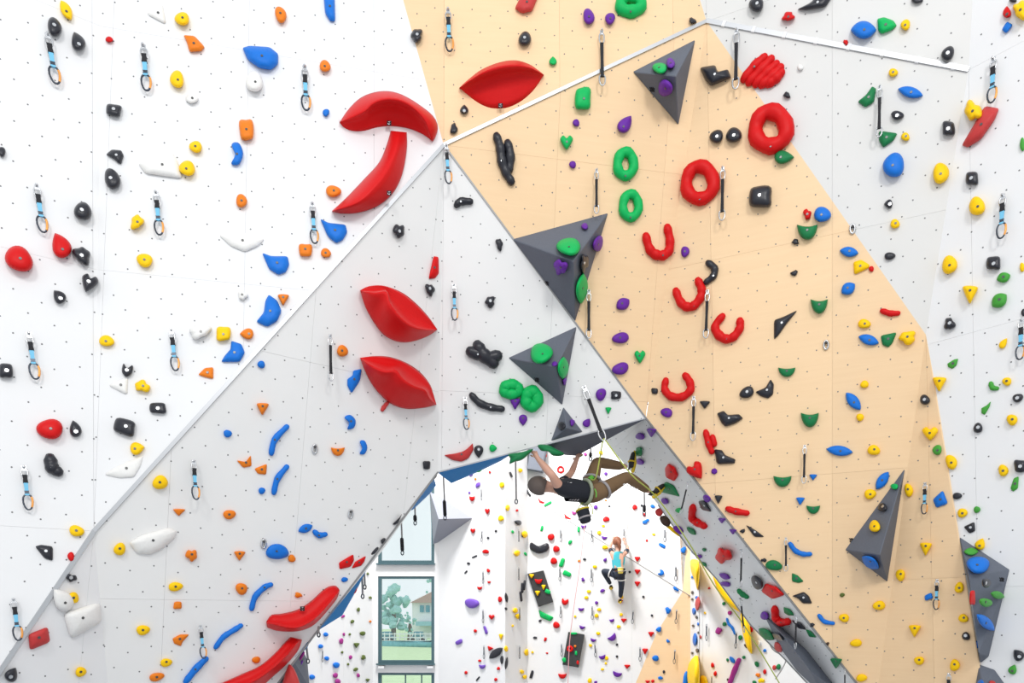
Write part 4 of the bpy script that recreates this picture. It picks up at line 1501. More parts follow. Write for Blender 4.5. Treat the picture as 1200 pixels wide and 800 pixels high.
QD = {k: qd_parts(k) for k in ('blue', 'black', 'far')}
QDC = {'blue': 'blue-sleeved', 'black': 'black-taped', 'far': 'slim grey'}
def draw(kind, x0, y0, x1, y1, wall=None, flip=1):
    pl, k = find(x0, y0, wall)
    off = .05 if kind != 'far' else .06
    top = pl.hit(x0, y0, off)
    dep = top.y
    bot = W(x1, y1, dep)
    if (bot - pl.a).dot(pl.n) < off:
        bot = pl.hit(x1, y1, off)
    L = (bot - top).length
    z = (top - bot).normalized()
    n = (pl.n - z * pl.n.dot(z)).normalized()
    s = n.cross(z) * -1
    R = Matrix((s * flip, n * flip * 1.0 if False else n, z)).transposed()
    if R.determinant() < 0:
        R = Matrix((-s * flip, n, z)).transposed()
    root = bpy.data.objects.new('quickdraw', None)
    COL.objects.link(root)
    root.matrix_world = Matrix.LocRotScale(top, R.to_quaternion(), Vector((L, L, L)))
    for nm, me in QD[kind]:
        o = bpy.data.objects.new(nm, me)
        COL.objects.link(o)
        o.parent = root
    if kind != 'far':     # the hanger sits on the wall
        root.children[0].location.y = -.0
    ent(root, (x0 + x1) / 2, (y0 + y1) / 2, 0, QDC[kind], '', k, 'quickdraw')
    root['category'] = 'quickdraw'
    return root
BLUE = [(56, 42, 66, 98), (43, 219, 51, 272), (34, 392, 42, 444), (28, 548, 34, 597), (16, 703, 22, 750), (168, 55, 172, 106), (183, 227, 187, 275), (201, 388, 206, 434),
        (357, 80, 359, 129), (366, 240, 369, 285), (227, 541, 230, 585), (235, 734, 239, 771), (523, 172, 526, 215), (532, 335, 533, 375), (545, 467, 547, 503),
        (525, 13, 527, 60), (1164, 70, 1162, 120), (1175, 230, 1173, 279), (1197, 376, 1195, 421), (1084, 567, 1083, 602), (1098, 680, 1097, 714), (1112, 790, 1111, 826)]
BLK = [(705, 38, 706, 100), (863, 37, 862, 104), (699, 200, 699, 250), (847, 198, 846, 258), (690, 342, 690, 396), (829, 342, 827, 396), (813, 466, 812, 516), (1031, 103, 1030, 160),
       (943, 523, 942, 566), (921, 631, 921, 669), (387, 394, 388, 446), (685, 455, 708, 516)]
for q in BLUE:
    draw('blue', *q)
for q in BLK:
    draw('black', *q)
for q in ((806, 566, 797, 603), (869, 645, 868, 688), (868, 702, 872, 741), (933, 722, 932, 760), (990, 785, 990, 812)):
    draw('black', *q, wall='I')
FARD = [('H', 565, 622, 564, 635), ('H', 566, 670, 566, 684), ('H', 566, 715, 566, 730), ('H', 567, 757, 567, 772), ('H', 564, 573, 564, 586), ('S1', 608, 665, 608, 680), ('S1', 609, 712, 609, 727), ('S1', 609, 757, 609, 772),
        ('S1', 608, 621, 608, 635), ('I2', 657, 621, 657, 635), ('I2', 656, 666, 656, 681), ('I2', 657, 710, 657, 724), ('I2', 658, 755, 658, 769), ('I2', 693, 621, 694, 635), ('I2', 693, 667, 693, 682),
        ('I2', 694, 711, 694, 726), ('I2', 697, 755, 698, 770), ('I3', 779, 620, 779, 635), ('I3', 792, 664, 792, 681), ('I2', 793, 715, 792, 731), ('I2', 791, 762, 790, 778), ('I2', 742, 716, 741, 731),
        ('I2', 750, 759, 750, 775), ('K', 828, 732, 828, 751), ('K', 863, 741, 862, 760), ('J', 378, 762, 378, 776), ('I3', 731, 619, 731, 632), ('K', 834, 793, 834, 806)]
for w_, *q in FARD:
    draw('far', *q, wall=w_)
# bare hangers
def hanger(px, py, wall=None):
    pl, k = find(px, py, wall)
    bm = bmesh.new()
    c = pl.hit(px, py, .015)
    u = Vector((0, 0, 1)).cross(pl.n).normalized(); v = pl.n.cross(u)
    pts = [c + u * (.022 * math.cos(a)) + v * (.045 * math.sin(a)) for a in [2 * math.pi * i / 14 for i in range(14)]]
    tube_bm(bm, pts, .011, 6, True)
    o = centred(bm, 'bolt_hanger', M['steel'])
    bm = bmesh.new()
    tube_bm(bm, [pl.hit(px, py - 3, -.005), pl.hit(px, py - 3, .03)], .016, 6)
    centred(bm, 'bolt_head', M['boltdark'], o)
    ent(o, px, py, 0, 'steel', '', k, 'bolt hanger')
    o['category'] = 'hanger'
for q in ((999, 268), (968, 404), (369, 526), (309, 637), (411, 602)):
    hanger(*q)

# ------------------------------------------------------------------ people
def skin_mesh(name, nodes, edges, m, parent, root=0, sub=2, extra=None):
    """Grow one smooth surface over a skeleton: nodes {key: (Vector, radius)}, edges [(a, b)]."""
    keys = list(nodes)
    me = bpy.data.meshes.new(name + '_skeleton')
    me.from_pydata([nodes[k][0] for k in keys], [(keys.index(a), keys.index(b)) for a, b in edges], [])
    o = bpy.data.objects.new(name + '_skeleton', me)
    COL.objects.link(o)
    o.modifiers.new('skin', 'SKIN').use_smooth_shade = True
    for i, k in enumerate(keys):
        r = nodes[k][1]
        me.skin_vertices[0].data[i].radius = r if hasattr(r, '__len__') else (r, r)
        me.skin_vertices[0].data[i].use_root = (i == root)
    sb = o.modifiers.new('sub', 'SUBSURF'); sb.levels = sub; sb.render_levels = sub
    dg = bpy.context.evaluated_depsgraph_get()
    ev = bpy.data.meshes.new_from_object(o.evaluated_get(dg))
    bm = bmesh.new()
    bm.from_mesh(ev)
    bpy.data.objects.remove(o); bpy.data.meshes.remove(me); bpy.data.meshes.remove(ev)
    if extra:
        extra(bm)
    return centred(bm, name, m, parent)
def X(a, b, t):
    return a.lerp(b, t)
def fingers(bm, wrist, palm, curl, side, L=.075, r=.0085):
    """Four fingers and a thumb bent over towards curl, fanned along side."""
    d = (palm - wrist).normalized()
    for i, (k, ln) in enumerate(((-1.5, .92), (-.5, 1.0), (.5, .95), (1.5, .75))):
        a = palm + side * (k * .019) - d * .01
        b = a + d * L * .5 * ln
        c = b + (d * .35 + curl * .8).normalized() * L * .42 * ln
        e = c + (curl - d * .3).normalized() * L * .3 * ln
        tube_bm(bm, [a, b, c, e], [r * 1.05, r, r * .92, r * .8], 7)
    a = palm - d * .05 + side * -.03
    b = a + (side * -.7 + d * .5 + curl * .2).normalized() * .035
    tube_bm(bm, [a, b, b + (d * .6 + curl * .6).normalized() * .028], [r * 1.25, r * 1.1, r * .85], 7)
Mskin = mat('skin', (0.60, 0.33, 0.24), .5, grain=.05, scale=20)
Mhair = mat('cropped_grey_brown_hair', (0.11, 0.085, 0.075), .75, grain=.25, scale=160, bump=.3)
Mred = mat('reddish_brown_hair', (0.26, 0.085, 0.04), .5, grain=.25, scale=90, bump=.3)
Mblk = mat('black_cotton', (0.010, 0.012, 0.020), .85, bump=.15, scale=25)
Mtan = mat('brown_canvas', (0.18, 0.108, 0.052), .85, grain=.12, scale=14, bump=.3)
Mteal = mat('turquoise_jersey', (0.05, 0.42, 0.50), .8, bump=.15)
Mnav = mat('navy_tights', (0.012, 0.02, 0.04), .7)
Mhar = mat('sage_grey_webbing', (0.30, 0.34, 0.24), .7)
Mlgr = mat('pale_grey_webbing', (0.34, 0.31, 0.32), .7)
Mlime = mat('lime_rope', (0.46, 0.52, 0.10), .7)
Mknot = mat('bright_green_loop', (0.12, 0.45, 0.05), .7)
Mrub = mat('shoe_rubber', (0.02, 0.017, 0.017), .5)
Myel = mat('shoe_yellow', (0.75, 0.52, 0.02), .5)
Mwht = mat('white_print', (0.85, 0.85, 0.85), .6)
def ring_round(bm, c, ax, rx, r, seg=20, squash=1.0, ref=Vector((0, 0, 1))):
    s = ax.cross(ref).normalized(); u = s.cross(ax).normalized()
    tube_bm(bm, [c + s * (rx * math.cos(2 * math.pi * i / seg)) + u * (rx * squash * math.sin(2 * math.pi * i / seg)) for i in range(seg)], r, 6, True)
def shoe(parent, heel, toe, ankle, sole_n, s=1.0, col=None):
    d = (toe - heel).normalized()
    nodes = {'h': (heel, .036 * s), 'm': (X(heel, toe, .5) + sole_n * .008, .042 * s), 't': (toe - d * .03 * s, .030 * s), 'tt': (toe, .016 * s), 'a': (X(heel, ankle, .55), .040 * s)}
    sh = skin_mesh('shoe', nodes, [('h', 'm'), ('m', 't'), ('t', 'tt'), ('h', 'a')], col or Mrub, parent)
    bm = bmesh.new()
    tube_bm(bm, [heel - d * .01 + sole_n * -.024 * s, X(heel, toe, .4) - sole_n * .034 * s, toe - sole_n * .012 * s], [.024 * s, .026 * s, .015 * s], 8)
    centred(bm, 'shoe_sole', Myel, sh)
    bm = bmesh.new()
    ring_round(bm, X(heel, toe, .45) + sole_n * .004, d, .046 * s, .010 * s, 16)
    centred(bm, 'strap', Myel, sh)
    return sh

# --- the climber hanging under the arch
man = empty('person', W(690, 577, 8.55))
tag(man, 'climber in black t-shirt and brown trousers hanging horizontally under the arch', 'person')
g = dict(pel=W(695, 577, 8.55), sp=W(677, 576, 8.45), ch=W(661, 575, 8.40), nk=W(649, 571.5, 8.37),
   shR=W(656, 572, 8.23), elR=W(646.5, 556, 8.06), wrR=W(630, 537, 8.17), haR=W(626.5, 530.5, 8.20),
   shL=W(659, 566, 8.58), elL=W(670, 553, 8.80), wrL=W(675.5, 539, 8.72), haL=W(677.5, 534, 8.70),
   hiR=W(698, 579, 8.45), knR=W(735, 558, 8.62), anR=W(762, 576, 9.00),
   hiL=W(692, 570, 8.65), knL=W(699, 541, 8.80), anL=W(735, 547, 9.08))
hd = W(634, 569, 8.36)
fdir = Vector((.16, .84, .50)).normalized()          # he looks away, up at his feet and the wall
hup = (hd - g['nk']).normalized()
hup = (hup - fdir * hup.dot(fdir)).normalized()
hside = hup.cross(fdir).normalized()
body_n = {
 'pel': (g['pel'], .095), 'sp': (g['sp'], .108), 'ch': (g['ch'], (.135, .125)), 'nk': (g['nk'], .056),
 'jaw': (hd - hup * .055 + fdir * .02, .084), 'sk': (hd + hup * .03 - fdir * .005, .105), 'top': (hd + hup * .09 - fdir * .015, .068),
 'shR': (g['shR'], .068), 'uaR': (X(g['shR'], g['elR'], .5), .062), 'elR': (g['elR'], .050), 'faR': (X(g['elR'], g['wrR'], .35), .051), 'wrR': (g['wrR'], .030), 'haR': (g['haR'], .034),
 'shL': (g['shL'], .068), 'uaL': (X(g['shL'], g['elL'], .5), .052), 'elL': (g['elL'], .045), 'faL': (X(g['elL'], g['wrL'], .35), .045), 'wrL': (g['wrL'], .030), 'haL': (g['haL'], .034),
 'hiR': (g['hiR'], .078), 'thR': (X(g['hiR'], g['knR'], .5), .076), 'knR': (g['knR'], .058), 'clR': (X(g['knR'], g['anR'], .35), .056), 'anR': (g['anR'], .036),
 'hiL': (g['hiL'], .078), 'thL': (X(g['hiL'], g['knL'], .5), .080), 'knL': (g['knL'], .058), 'clL': (X(g['knL'], g['anL'], .35), .056), 'anL': (g['anL'], .036)}
body_e = [('pel', 'sp'), ('sp', 'ch'), ('ch', 'nk'), ('nk', 'jaw'), ('jaw', 'sk'), ('sk', 'top'),
 ('ch', 'shR'), ('shR', 'uaR'), ('uaR', 'elR'), ('elR', 'faR'), ('faR', 'wrR'), ('wrR', 'haR'), ('ch', 'shL'), ('shL', 'uaL'), ('uaL', 'elL'), ('elL', 'faL'), ('faL', 'wrL'), ('wrL', 'haL'),
 ('pel', 'hiR'), ('hiR', 'thR'), ('thR', 'knR'), ('knR', 'clR'), ('clR', 'anR'), ('pel', 'hiL'), ('hiL', 'thL'), ('thL', 'knL'), ('knL', 'clL'), ('clL', 'anL')]
def man_extra(bm):
    fingers(bm, g['wrR'], g['haR'], Vector((.1, .9, -.1)).normalized(), Vector((1, 0, .15)).normalized())
    fingers(bm, g['wrL'], g['haL'], Vector((.5, .6, -.3)).normalized(), Vector((.8, -.5, 0)).normalized())
    # nose, brow, lips and chin
    f0 = hd - hup * .005 + fdir * .085
    tube_bm(bm, [f0 + hup * .025, f0 + fdir * .012, f0 - hup * .018 + fdir * .022], [.008, .011, .014], 7)
    tube_bm(bm, [f0 - hup * .046 + hside * .022 + fdir * .0, f0 - hup * .046 + fdir * .008, f0 - hup * .046 - hside * .022], .007, 6)
    tube_bm(bm, [f0 - hup * .08 + hside * .015 - fdir * .005, f0 - hup * .08 - hside * .015 - fdir * .005], .018, 6)
    for s in (-1, 1):       # ears
        c = hd + hside * (s * .094) - hup * .01 - fdir * .008
        tube_bm(bm, [c + hup * .028, c + hup * .012 - fdir * .014 + hside * s * .008, c - hup * .012 - fdir * .008 + hside * s * .008, c - hup * .028 + fdir * .004], [.009, .012, .011, .008], 7)
bd = skin_mesh('body', body_n, body_e, Mskin, man, 0, 2, man_extra)
for s in (-1, 1):
    c = hd + fdir * .087 + hup * .022 + hside * (s * .033)
    bm = bmesh.new()
    bmesh.ops.create_icosphere(bm, subdivisions=2, radius=.013)
    for v in bm.verts:
        v.co += c
    centred(bm, 'eye', Mwht, man)
# cropped hair: a cap over the back and crown of the skull
bm = bmesh.new()
bmesh.ops.create_uvsphere(bm, u_segments=28, v_segments=18, radius=1)
for v in bm.verts:
    v.co = hd + hup * (.026 + v.co.z * .138) + hside * (v.co.x * .116) + fdir * (v.co.y * .125 - .010)
bmesh.ops.delete(bm, geom=[v for v in bm.verts if (v.co - hd).dot(fdir) > .055 - max(0, -(v.co - hd).dot(hup)) * .9 or (v.co - hd).dot(hup) < -.068], context='VERTS')
centred(bm, 'hair', Mhair, man)
up1 = .014
sh_n = {'b': (X(g['pel'], g['sp'], -.05), .140), 'sp': (g['sp'], .140), 'ch': (g['ch'], (.152, .145)), 'n': (X(g['ch'], g['nk'], .72), .078),
 'shR': (g['shR'], .084), 'slR': (X(g['shR'], g['elR'], .42), .070), 'shL': (g['shL'], .084), 'slL': (X(g['shL'], g['elL'], .45), .068)}
shirt = skin_mesh('t_shirt', sh_n, [('b', 'sp'), ('sp', 'ch'), ('ch', 'n'), ('ch', 'shR'), ('shR', 'slR'), ('ch', 'shL'), ('shL', 'slL')], Mblk, man, 1)
pr = X(g['ch'], g['sp'], .2) + Vector((0, -.135, .075))
bm = bmesh.new()
tube_bm(bm, [pr + Vector((-.02, -.004, 0)), pr + Vector((0, 0, .008)), pr + Vector((.022, -.004, -.004)), pr + Vector((.045, -.002, .003))], [.006, .008, .010, .007], 6, flat=.5)
centred(bm, 'chest_print', Mwht, shirt)
pr = X(g['ch'], g['sp'], .35) + Vector((0, -.075, -.122))
bm = bmesh.new()
for k in range(4):
    tube_bm(bm, [pr + Vector((k * .032, 0, -.002 * k)), pr + Vector((k * .032 + .018, 0, .006))], .006, 5)
centred(bm, 'back_print', Mlgr, shirt)
tr_n = {'pel': (g['pel'], .165), 'w': (X(g['pel'], g['sp'], .62), .138), 'hiR': (g['hiR'], .128), 'thR': (X(g['hiR'], g['knR'], .5), .098), 'knR': (g['knR'], .078), 'clR': (X(g['knR'], g['anR'], .4), .074), 'cuR': (X(g['knR'], g['anR'], .88), .056),
 'hiL': (g['hiL'], .124), 'thL': (X(g['hiL'], g['knL'], .5), .098), 'knL': (g['knL'], .080), 'clL': (X(g['knL'], g['anL'], .4), .072), 'cuL': (X(g['knL'], g['anL'], .88), .055)}
trou = skin_mesh('trousers', tr_n, [('w', 'pel'), ('pel', 'hiR'), ('hiR', 'thR'), ('thR', 'knR'), ('knR', 'clR'), ('clR', 'cuR'), ('pel', 'hiL'), ('hiL', 'thL'), ('thL', 'knL'), ('knL', 'clL'), ('clL', 'cuL')], Mtan, man, 1)
shoe(man, W(765, 580, 8.97), W(779, 567, 9.0), g['anR'], Vector((-.6, -.1, .5)).normalized(), 1.05)
shoe(man, W(739.5, 551, 9.1), W(742.5, 529, 9.13), g['anL'], Vector((-1, 0, 0)), 1.05)
har = bmesh.new()
sax = (g['pel'] - g['sp']).normalized()
ring_round(har, X(g['sp'], g['pel'], .50), sax, .150, .024, 24)
ho = centred(har, 'harness', Mhar, man)
for a, b in (('hiR', 'knR'), ('hiL', 'knL')):
    bm = bmesh.new()
    ring_round(bm, X(g[a], g[b], .27), (g[b] - g[a]).normalized(), .108, .018, 20)
    centred(bm, 'leg_loop', Mlgr, ho)
tie = X(g['sp'], g['pel'], .72) + Vector((.01, -.06, .15))
bm = bmesh.new()
for k in range(3):
    ring_round(bm, tie + Vector((.012 * k, 0, .012 * k)), Vector((.6, .3, .7)).normalized(), .026, .010, 10)
centred(bm, 'tie_in_knot', Mknot, ho)
# text stitched along the near calf
bm = bmesh.new()
a, b = W(730.5, 567.5, 8.53), W(748, 574.5, 8.74)
for k in range(5):
    p = X(a, b, k / 4.6)
    tube_bm(bm, [p, p + Vector((.018, .012, .012))], .007, 5)
centred(bm, 'calf_print', Mwht, trou)

def chalk_bag(top, axis, r, h, label, cbody, crim):
    root = empty('chalk_bag', top)
    axis = axis.normalized()
    s = axis.cross(Vector((0, 1, 0))).normalized(); u = s.cross(axis)
    bm = bmesh.new()
    rows = []
    for f, k in ((0, 1.0), (.25, 1.02), (.6, .97), (.92, .88), (1.0, .7)):
        rows.append([bm.verts.new(top + axis * (h * f) + s * (r * k * math.cos(2 * math.pi * i / 18)) + u * (r * k * math.sin(2 * math.pi * i / 18))) for i in range(18)])
    for A, B in zip(rows, rows[1:]):
        for i in range(18):
            bm.faces.new((A[i], A[(i + 1) % 18], B[(i + 1) % 18], B[i]))
    bm.faces.new(rows[-1])
    centred(bm, 'pouch', cbody, root)
    bm = bmesh.new()
    ring_round(bm, top, axis, r * 1.0, r * .17, 20)
    centred(bm, 'rim', crim, root)
    bm = bmesh.new()
    bmesh.ops.create_circle(bm, cap_ends=True, segments=18, radius=r * .95)
    q = axis.to_track_quat('Z', 'Y')
    for v in bm.verts:
        v.co = q @ v.co + top + axis * r * .25
    centred(bm, 'lining', crim, root, False)
    bm = bmesh.new()
    ring_round(bm, top + axis * h * .62, axis, r * .96, r * .16, 20)
    centred(bm, 'band', Mlgr, root)
    return tag(root, label, 'chalk bag')
cb = chalk_bag(W(682.5, 597, 8.5), Vector((.28, -.12, -1)), .078, .17, 'black and white chalk bag with yellow rim hanging below the climber\'s hips', Mblk, mat('yellow_fleece', (.55, .43, .03), .9))
bm = bmesh.new()
tube_bm(bm, [W(688, 585.5, 8.5), W(694, 594, 8.44), W(694.5, 602, 8.44)], .007, 6)
tube_bm(bm, [W(684, 587, 8.5), W(679, 593, 8.47), W(677, 597, 8.47)], .006, 6)
tube_bm(bm, [W(690, 584, 8.5), W(688.5, 593, 8.5), W(688, 597, 8.5)], .006, 6)
centred(bm, 'belt_cord', Mlime, cb)

# --- the climber on the rear wall, seen from behind
WYd = 15.35
wo = empty('person', W(724, 672, WYd))
tag(wo, 'climber in turquoise top and black tights with a ponytail on the rear wall', 'person')
q = dict(pel=W(724.5, 671, WYd), sp=W(724.5, 662, WYd), ch=W(724.5, 652, WYd + .03), nk=W(724, 643.5, WYd + .05),
  shL=W(717, 648.5, WYd + .02), elL=W(714.5, 641, WYd + .22), wrL=W(719, 632.5, WYd + .36), haL=W(720, 629.5, WYd + .40),
  shR=W(732.5, 648.5, WYd + .02), elR=W(736, 642, WYd + .22), wrR=W(732, 634, WYd + .36), haR=W(731.5, 631, WYd + .40),
  hiL=W(720.5, 673, WYd), knL=W(706.5, 668, WYd + .10), anL=W(715.5, 684.5, WYd + .28), hiR=W(728, 673, WYd), knR=W(728.3, 687, WYd + .12), anR=W(727, 700.5, WYd + .18))
wh = W(723, 636, WYd + .06)
n2 = {'pel': (q['pel'], (.125, .10)), 'sp': (q['sp'], (.11, .085)), 'ch': (q['ch'], (.125, .09)), 'nk': (q['nk'], .046), 'jw': (wh - Vector((0, 0, .03)), .07), 'sk': (wh + Vector((0, .01, .03)), .088), 'tp': (wh + Vector((0, 0, .08)), .055),
 'hiL': (q['hiL'], .085), 'knL': (q['knL'], .058), 'clL': (X(q['knL'], q['anL'], .35), .052), 'anL': (q['anL'], .034), 'hiR': (q['hiR'], .085), 'thR': (X(q['hiR'], q['knR'], .5), .075), 'knR': (q['knR'], .054), 'clR': (X(q['knR'], q['anR'], .35), .052), 'anR': (q['anR'], .034)}
e2 = [('pel', 'sp'), ('sp', 'ch'), ('ch', 'nk'), ('nk', 'jw'), ('jw', 'sk'), ('sk', 'tp'), ('pel', 'hiL'), ('hiL', 'knL'), ('knL', 'clL'), ('clL', 'anL'), ('pel', 'hiR'), ('hiR', 'thR'), ('thR', 'knR'), ('knR', 'clR'), ('clR', 'anR')]
for s in 'LR':
    n2['sh' + s] = (q['sh' + s], .055); n2['ua' + s] = (X(q['sh' + s], q['el' + s], .5), .045); n2['el' + s] = (q['el' + s], .038)
    n2['wr' + s] = (q['wr' + s], .026); n2['ha' + s] = (q['ha' + s], .030)
    e2 += [('ch', 'sh' + s), ('sh' + s, 'ua' + s), ('ua' + s, 'el' + s), ('el' + s, 'wr' + s), ('wr' + s, 'ha' + s)]
def wo_extra(bm):
    for s in 'LR':
        fingers(bm, q['wr' + s], q['ha' + s], Vector((0, .9, -.3)).normalized(), Vector((1, 0, 0)))
    f0 = wh + Vector((0, .092, .01))
    tube_bm(bm, [f0 + Vector((0, 0, .02)), f0 + Vector((0, .016, -.012))], [.007, .012], 6)
    for s in (-1, 1):
        c = wh + Vector((s * .085, 0, .0))
        tube_bm(bm, [c + Vector((0, 0, .025)), c + Vector((s * .006, -.008, 0)), c - Vector((0, 0, .022))], .009, 6)
skin_mesh('body', n2, e2, Mskin, wo, 0, 2, wo_extra)
tp = {'b': (X(q['pel'], q['sp'], .3), (.135, .11)), 'sp': (q['sp'], (.125, .10)), 'ch': (q['ch'], (.145, .108)), 'n': (X(q['ch'], q['nk'], .55), .08), 'a': (q['shL'], .066), 'b2': (q['shR'], .066)}
skin_mesh('top', tp, [('b', 'sp'), ('sp', 'ch'), ('ch', 'n'), ('ch', 'a'), ('ch', 'b2')], Mteal, wo, 1)
for s in 'LR':
    skin_mesh('sleeve', {'a': (X(q['sh' + s], q['el' + s], .05), .066), 'b': (X(q['sh' + s], q['el' + s], .75), .054)}, [('a', 'b')], Mnav, wo)
tg = {k: (n2[k][0], (tuple(v + .011 for v in n2[k][1]) if hasattr(n2[k][1], '__len__') else n2[k][1] + .011)) for k in ('pel', 'hiL', 'knL', 'clL', 'anL', 'hiR', 'thR', 'knR', 'clR', 'anR')}
skin_mesh('tights', tg, [e for e in e2 if e[0] in tg and e[1] in tg], Mnav, wo, 0)
bm = bmesh.new()
bmesh.ops.create_uvsphere(bm, u_segments=22, v_segments=14, radius=1)
for v in bm.verts:
    v.co = wh + Vector((v.co.x * .100, v.co.y * .105 - .012, v.co.z * .120 + .028))
bmesh.ops.delete(bm, geom=[v for v in bm.verts if v.co.y - wh.y > .045 or v.co.z - wh.z < -.06], context='VERTS')
hr = centred(bm, 'hair', Mred, wo)
bm = bmesh.new()
tube_bm(bm, [wh + Vector((0, -.11, .05)), wh + Vector((.015, -.15, .01)), wh + Vector((.04, -.13, -.10)), wh + Vector((.05, -.12, -.19))], [.03, .045, .04, .014], 9)
centred(bm, 'ponytail', Mred, hr)
bm = bmesh.new()
ring_round(bm, X(q['pel'], q['sp'], .45), Vector((0, 0, 1)), .135, .028, 22, .85, Vector((0, 1, 0)))
h2 = centred(bm, 'harness', Mnav, wo)
for a, b in (('hiL', 'knL'), ('hiR', 'knR')):
    bm = bmesh.new()
    ring_round(bm, X(q[a], q[b], .38), (q[b] - q[a]).normalized(), .094, .015, 18, 1, Vector((0, 1, .2)))
    centred(bm, 'leg_loop', Mwht, h2)
shoe(wo, q['anL'] + Vector((.01, -.03, -.06)), q['anL'] + Vector((.03, .16, -.10)), q['anL'], Vector((0, 0, 1)), .9)
shoe(wo, q['anR'] + Vector((0, -.02, -.07)), q['anR'] + Vector((0, .17, -.085)), q['anR'], Vector((0, 0, 1)), .9)
chalk_bag(W(727, 665, WYd - .17), Vector((.02, -.05, -1)), .062, .13, 'yellow chalk bag at the waist of the climber in turquoise', mat('yellow_bag_cloth', (.75, .62, .12), .8), mat('pale_rim', (.7, .68, .5), .8))

# ------------------------------------------------------------------ ropes and hanging slings
def rope(name, pts, r, m, label, cat='rope', k=6):
    bm = bmesh.new()
    tube_bm(bm, spline(pts, k) if len(pts) > 2 else pts, r, 7)
    return tag(centred(bm, name, m), label, cat)
cy = PL['C2'].hit(685, 455, .05).y
rope('rope', [tie, W(698, 560, 8.33), W(703, 536, 8.22), W(706, 519, cy + .02), W(708.3, 514.5, cy), W(711, 518, cy + .01), W(740, 556, 8.15), W(769, 582, 8.6), W(806, 634, 8.8), W(840, 690, 9.0), W(871, 731, 9.2), W(912, 798, 9.5), W(960, 880, 9.8)],
     .0085, Mlime, 'lime green climbing rope from the climber\'s harness through the quickdraw under the arch')
rope('rope', [W(697, 573, 8.32), W(698.8, 577, 8.30), W(698.5, 582, 8.30)], .0075, Mknot, 'short green rope tail hanging at the climber\'s hip')
Mpink = mat('pink_rope', (0.62, 0.32, 0.34), .7)
Mgrope = mat('grey_rope', (0.30, 0.29, 0.29), .7)
rope('rope', [W(685.5, 612, 15.4), W(680, 660, 15.0), W(672, 715, 14.8), W(667, 760, 14.7), W(665, 830, 14.6)], .0085, Mpink, 'pink rope hanging in front of the charcoal board with the red ring')
rope('rope', [W(722.5, 560, 15.6), W(722.8, 600, 15.5), W(723, 630, 15.35)], .008, Mpink, 'pink rope running straight up from the climber in turquoise')
rope('rope', [W(740, 560, 15.6), W(737, 600, 15.5), W(733, 645, 15.2)], .008, Mgrope, 'thin grey rope slanting past the shoulder of the climber in turquoise')
rope('rope', [W(819.6, 640, 13.9), W(819.8, 720, 13.9), W(819.6, 830, 13.9)], .008, Mgrope, 'thin grey rope hanging along the corner by the yellow volumes')
rope('rope', [PL['I'].hit(853, 690, -.01), W(875, 700, 10.1), W(893, 733, 10.2), W(905, 760, 10.2), W(921, 772, 10.3), W(909, 795, 10.3)], .009, Mgrope, 'slack grey rope sagging below the shaded arch leg')
def long_sling(x0, y0, x1, y1, Y, label, taped=True):
    root = empty('hanging_sling', W(x0, y0, Y))
    bm = bmesh.new()
    tube_bm(bm, [W(x0, y0, Y), W((x0 + x1) / 2 + .2, (y0 + y1) / 2, Y), W(x1, y1 - 5, Y)], .012, 6)
    centred(bm, 'cord', Mgrope, root)
    if taped:
        bm = bmesh.new()
        tube_bm(bm, [W(x0 + (x1 - x0) * .6, y0 + (y1 - y0) * .6, Y), W(x1, y1 - 6, Y)], .026, 6)
        centred(bm, 'tape', M['sling'], root)
    bm = bmesh.new()
    c = W(x1, y1 - 2.5, Y)
    rr = 2.6 / FPX * Y
    tube_bm(bm, [c + Vector((rr * .6 * math.cos(a), 0, rr * math.sin(a))) for a in [2 * math.pi * i / 12 for i in range(12)]], .008, 6, True)
    centred(bm, 'carabiner', M['darkbiner'], root)
    tag(root, label, 'sling')
long_sling(519.5, 556, 521.5, 609, 9.6, 'black taped sling hanging in front of the grey pyramid by the window')
long_sling(604, 536, 605, 590, 9.6, 'long thin sling hanging over the cream rear corner behind the climber', False)
long_sling(470, 604, 471.5, 650, 9.5, 'long grey sling hanging in front of the upper window')
long_sling(486, 590, 486.5, 615, 9.5, 'short grey sling hanging from the small blue volume before the window')
long_sling(692, 519, 692, 540, 9.6, 'short black sling hanging behind the climber\'s raised knee')
long_sling(755, 577, 755, 604, 9.8, 'thin black sling hanging below the climber\'s feet')
long_sling(424, 668, 425, 701, 8.25, 'silver carabiner chain on the long blue volume of the arch leg', False)
long_sling(427, 672, 427.5, 690, 8.4, 'short steel chain beside the silver carabiner chain', False)
long_sling(373, 734, 373.5, 746, 7.7, 'lone carabiner dangling under the long blue volume', False)
long_sling(359, 756, 361, 777, 7.95, 'carabiner dangling beside the magenta sliver hold', False)
def seam():
    t = trim(9, L1, L2, PL['I3'].n, .014, .014, 'edge')
seam()
Ir = [PL['I'].hit(*p) for p in ((772, 592), (807, 641), (840, 678), (880, 732), (920, 772), (1010, 868))]
bm = bmesh.new()
tube_bm(bm, Ir, .014, 6)
struct(centred(bm, 'trim_10', M['edge']))

# ------------------------------------------------------------------ labels from what each thing looks like and stands beside
def size_word(e):
    s = e['s']
    return 'tiny' if s < 26 else 'small' if s < 110 else '' if s < 330 else 'large'
def desc(e):
    if e['n'] == 'hold':
        return ('%s %s' % (e['c'], e['sh'])).strip()
    return '%s %s' % (e['c'], e['n'])
def rel(e, f):
    dx, dy = e['x'] - f['x'], e['y'] - f['y']
    if abs(dy) > abs(dx) * .8:
        return 'below' if dy > 0 else 'above'
    return 'beside'


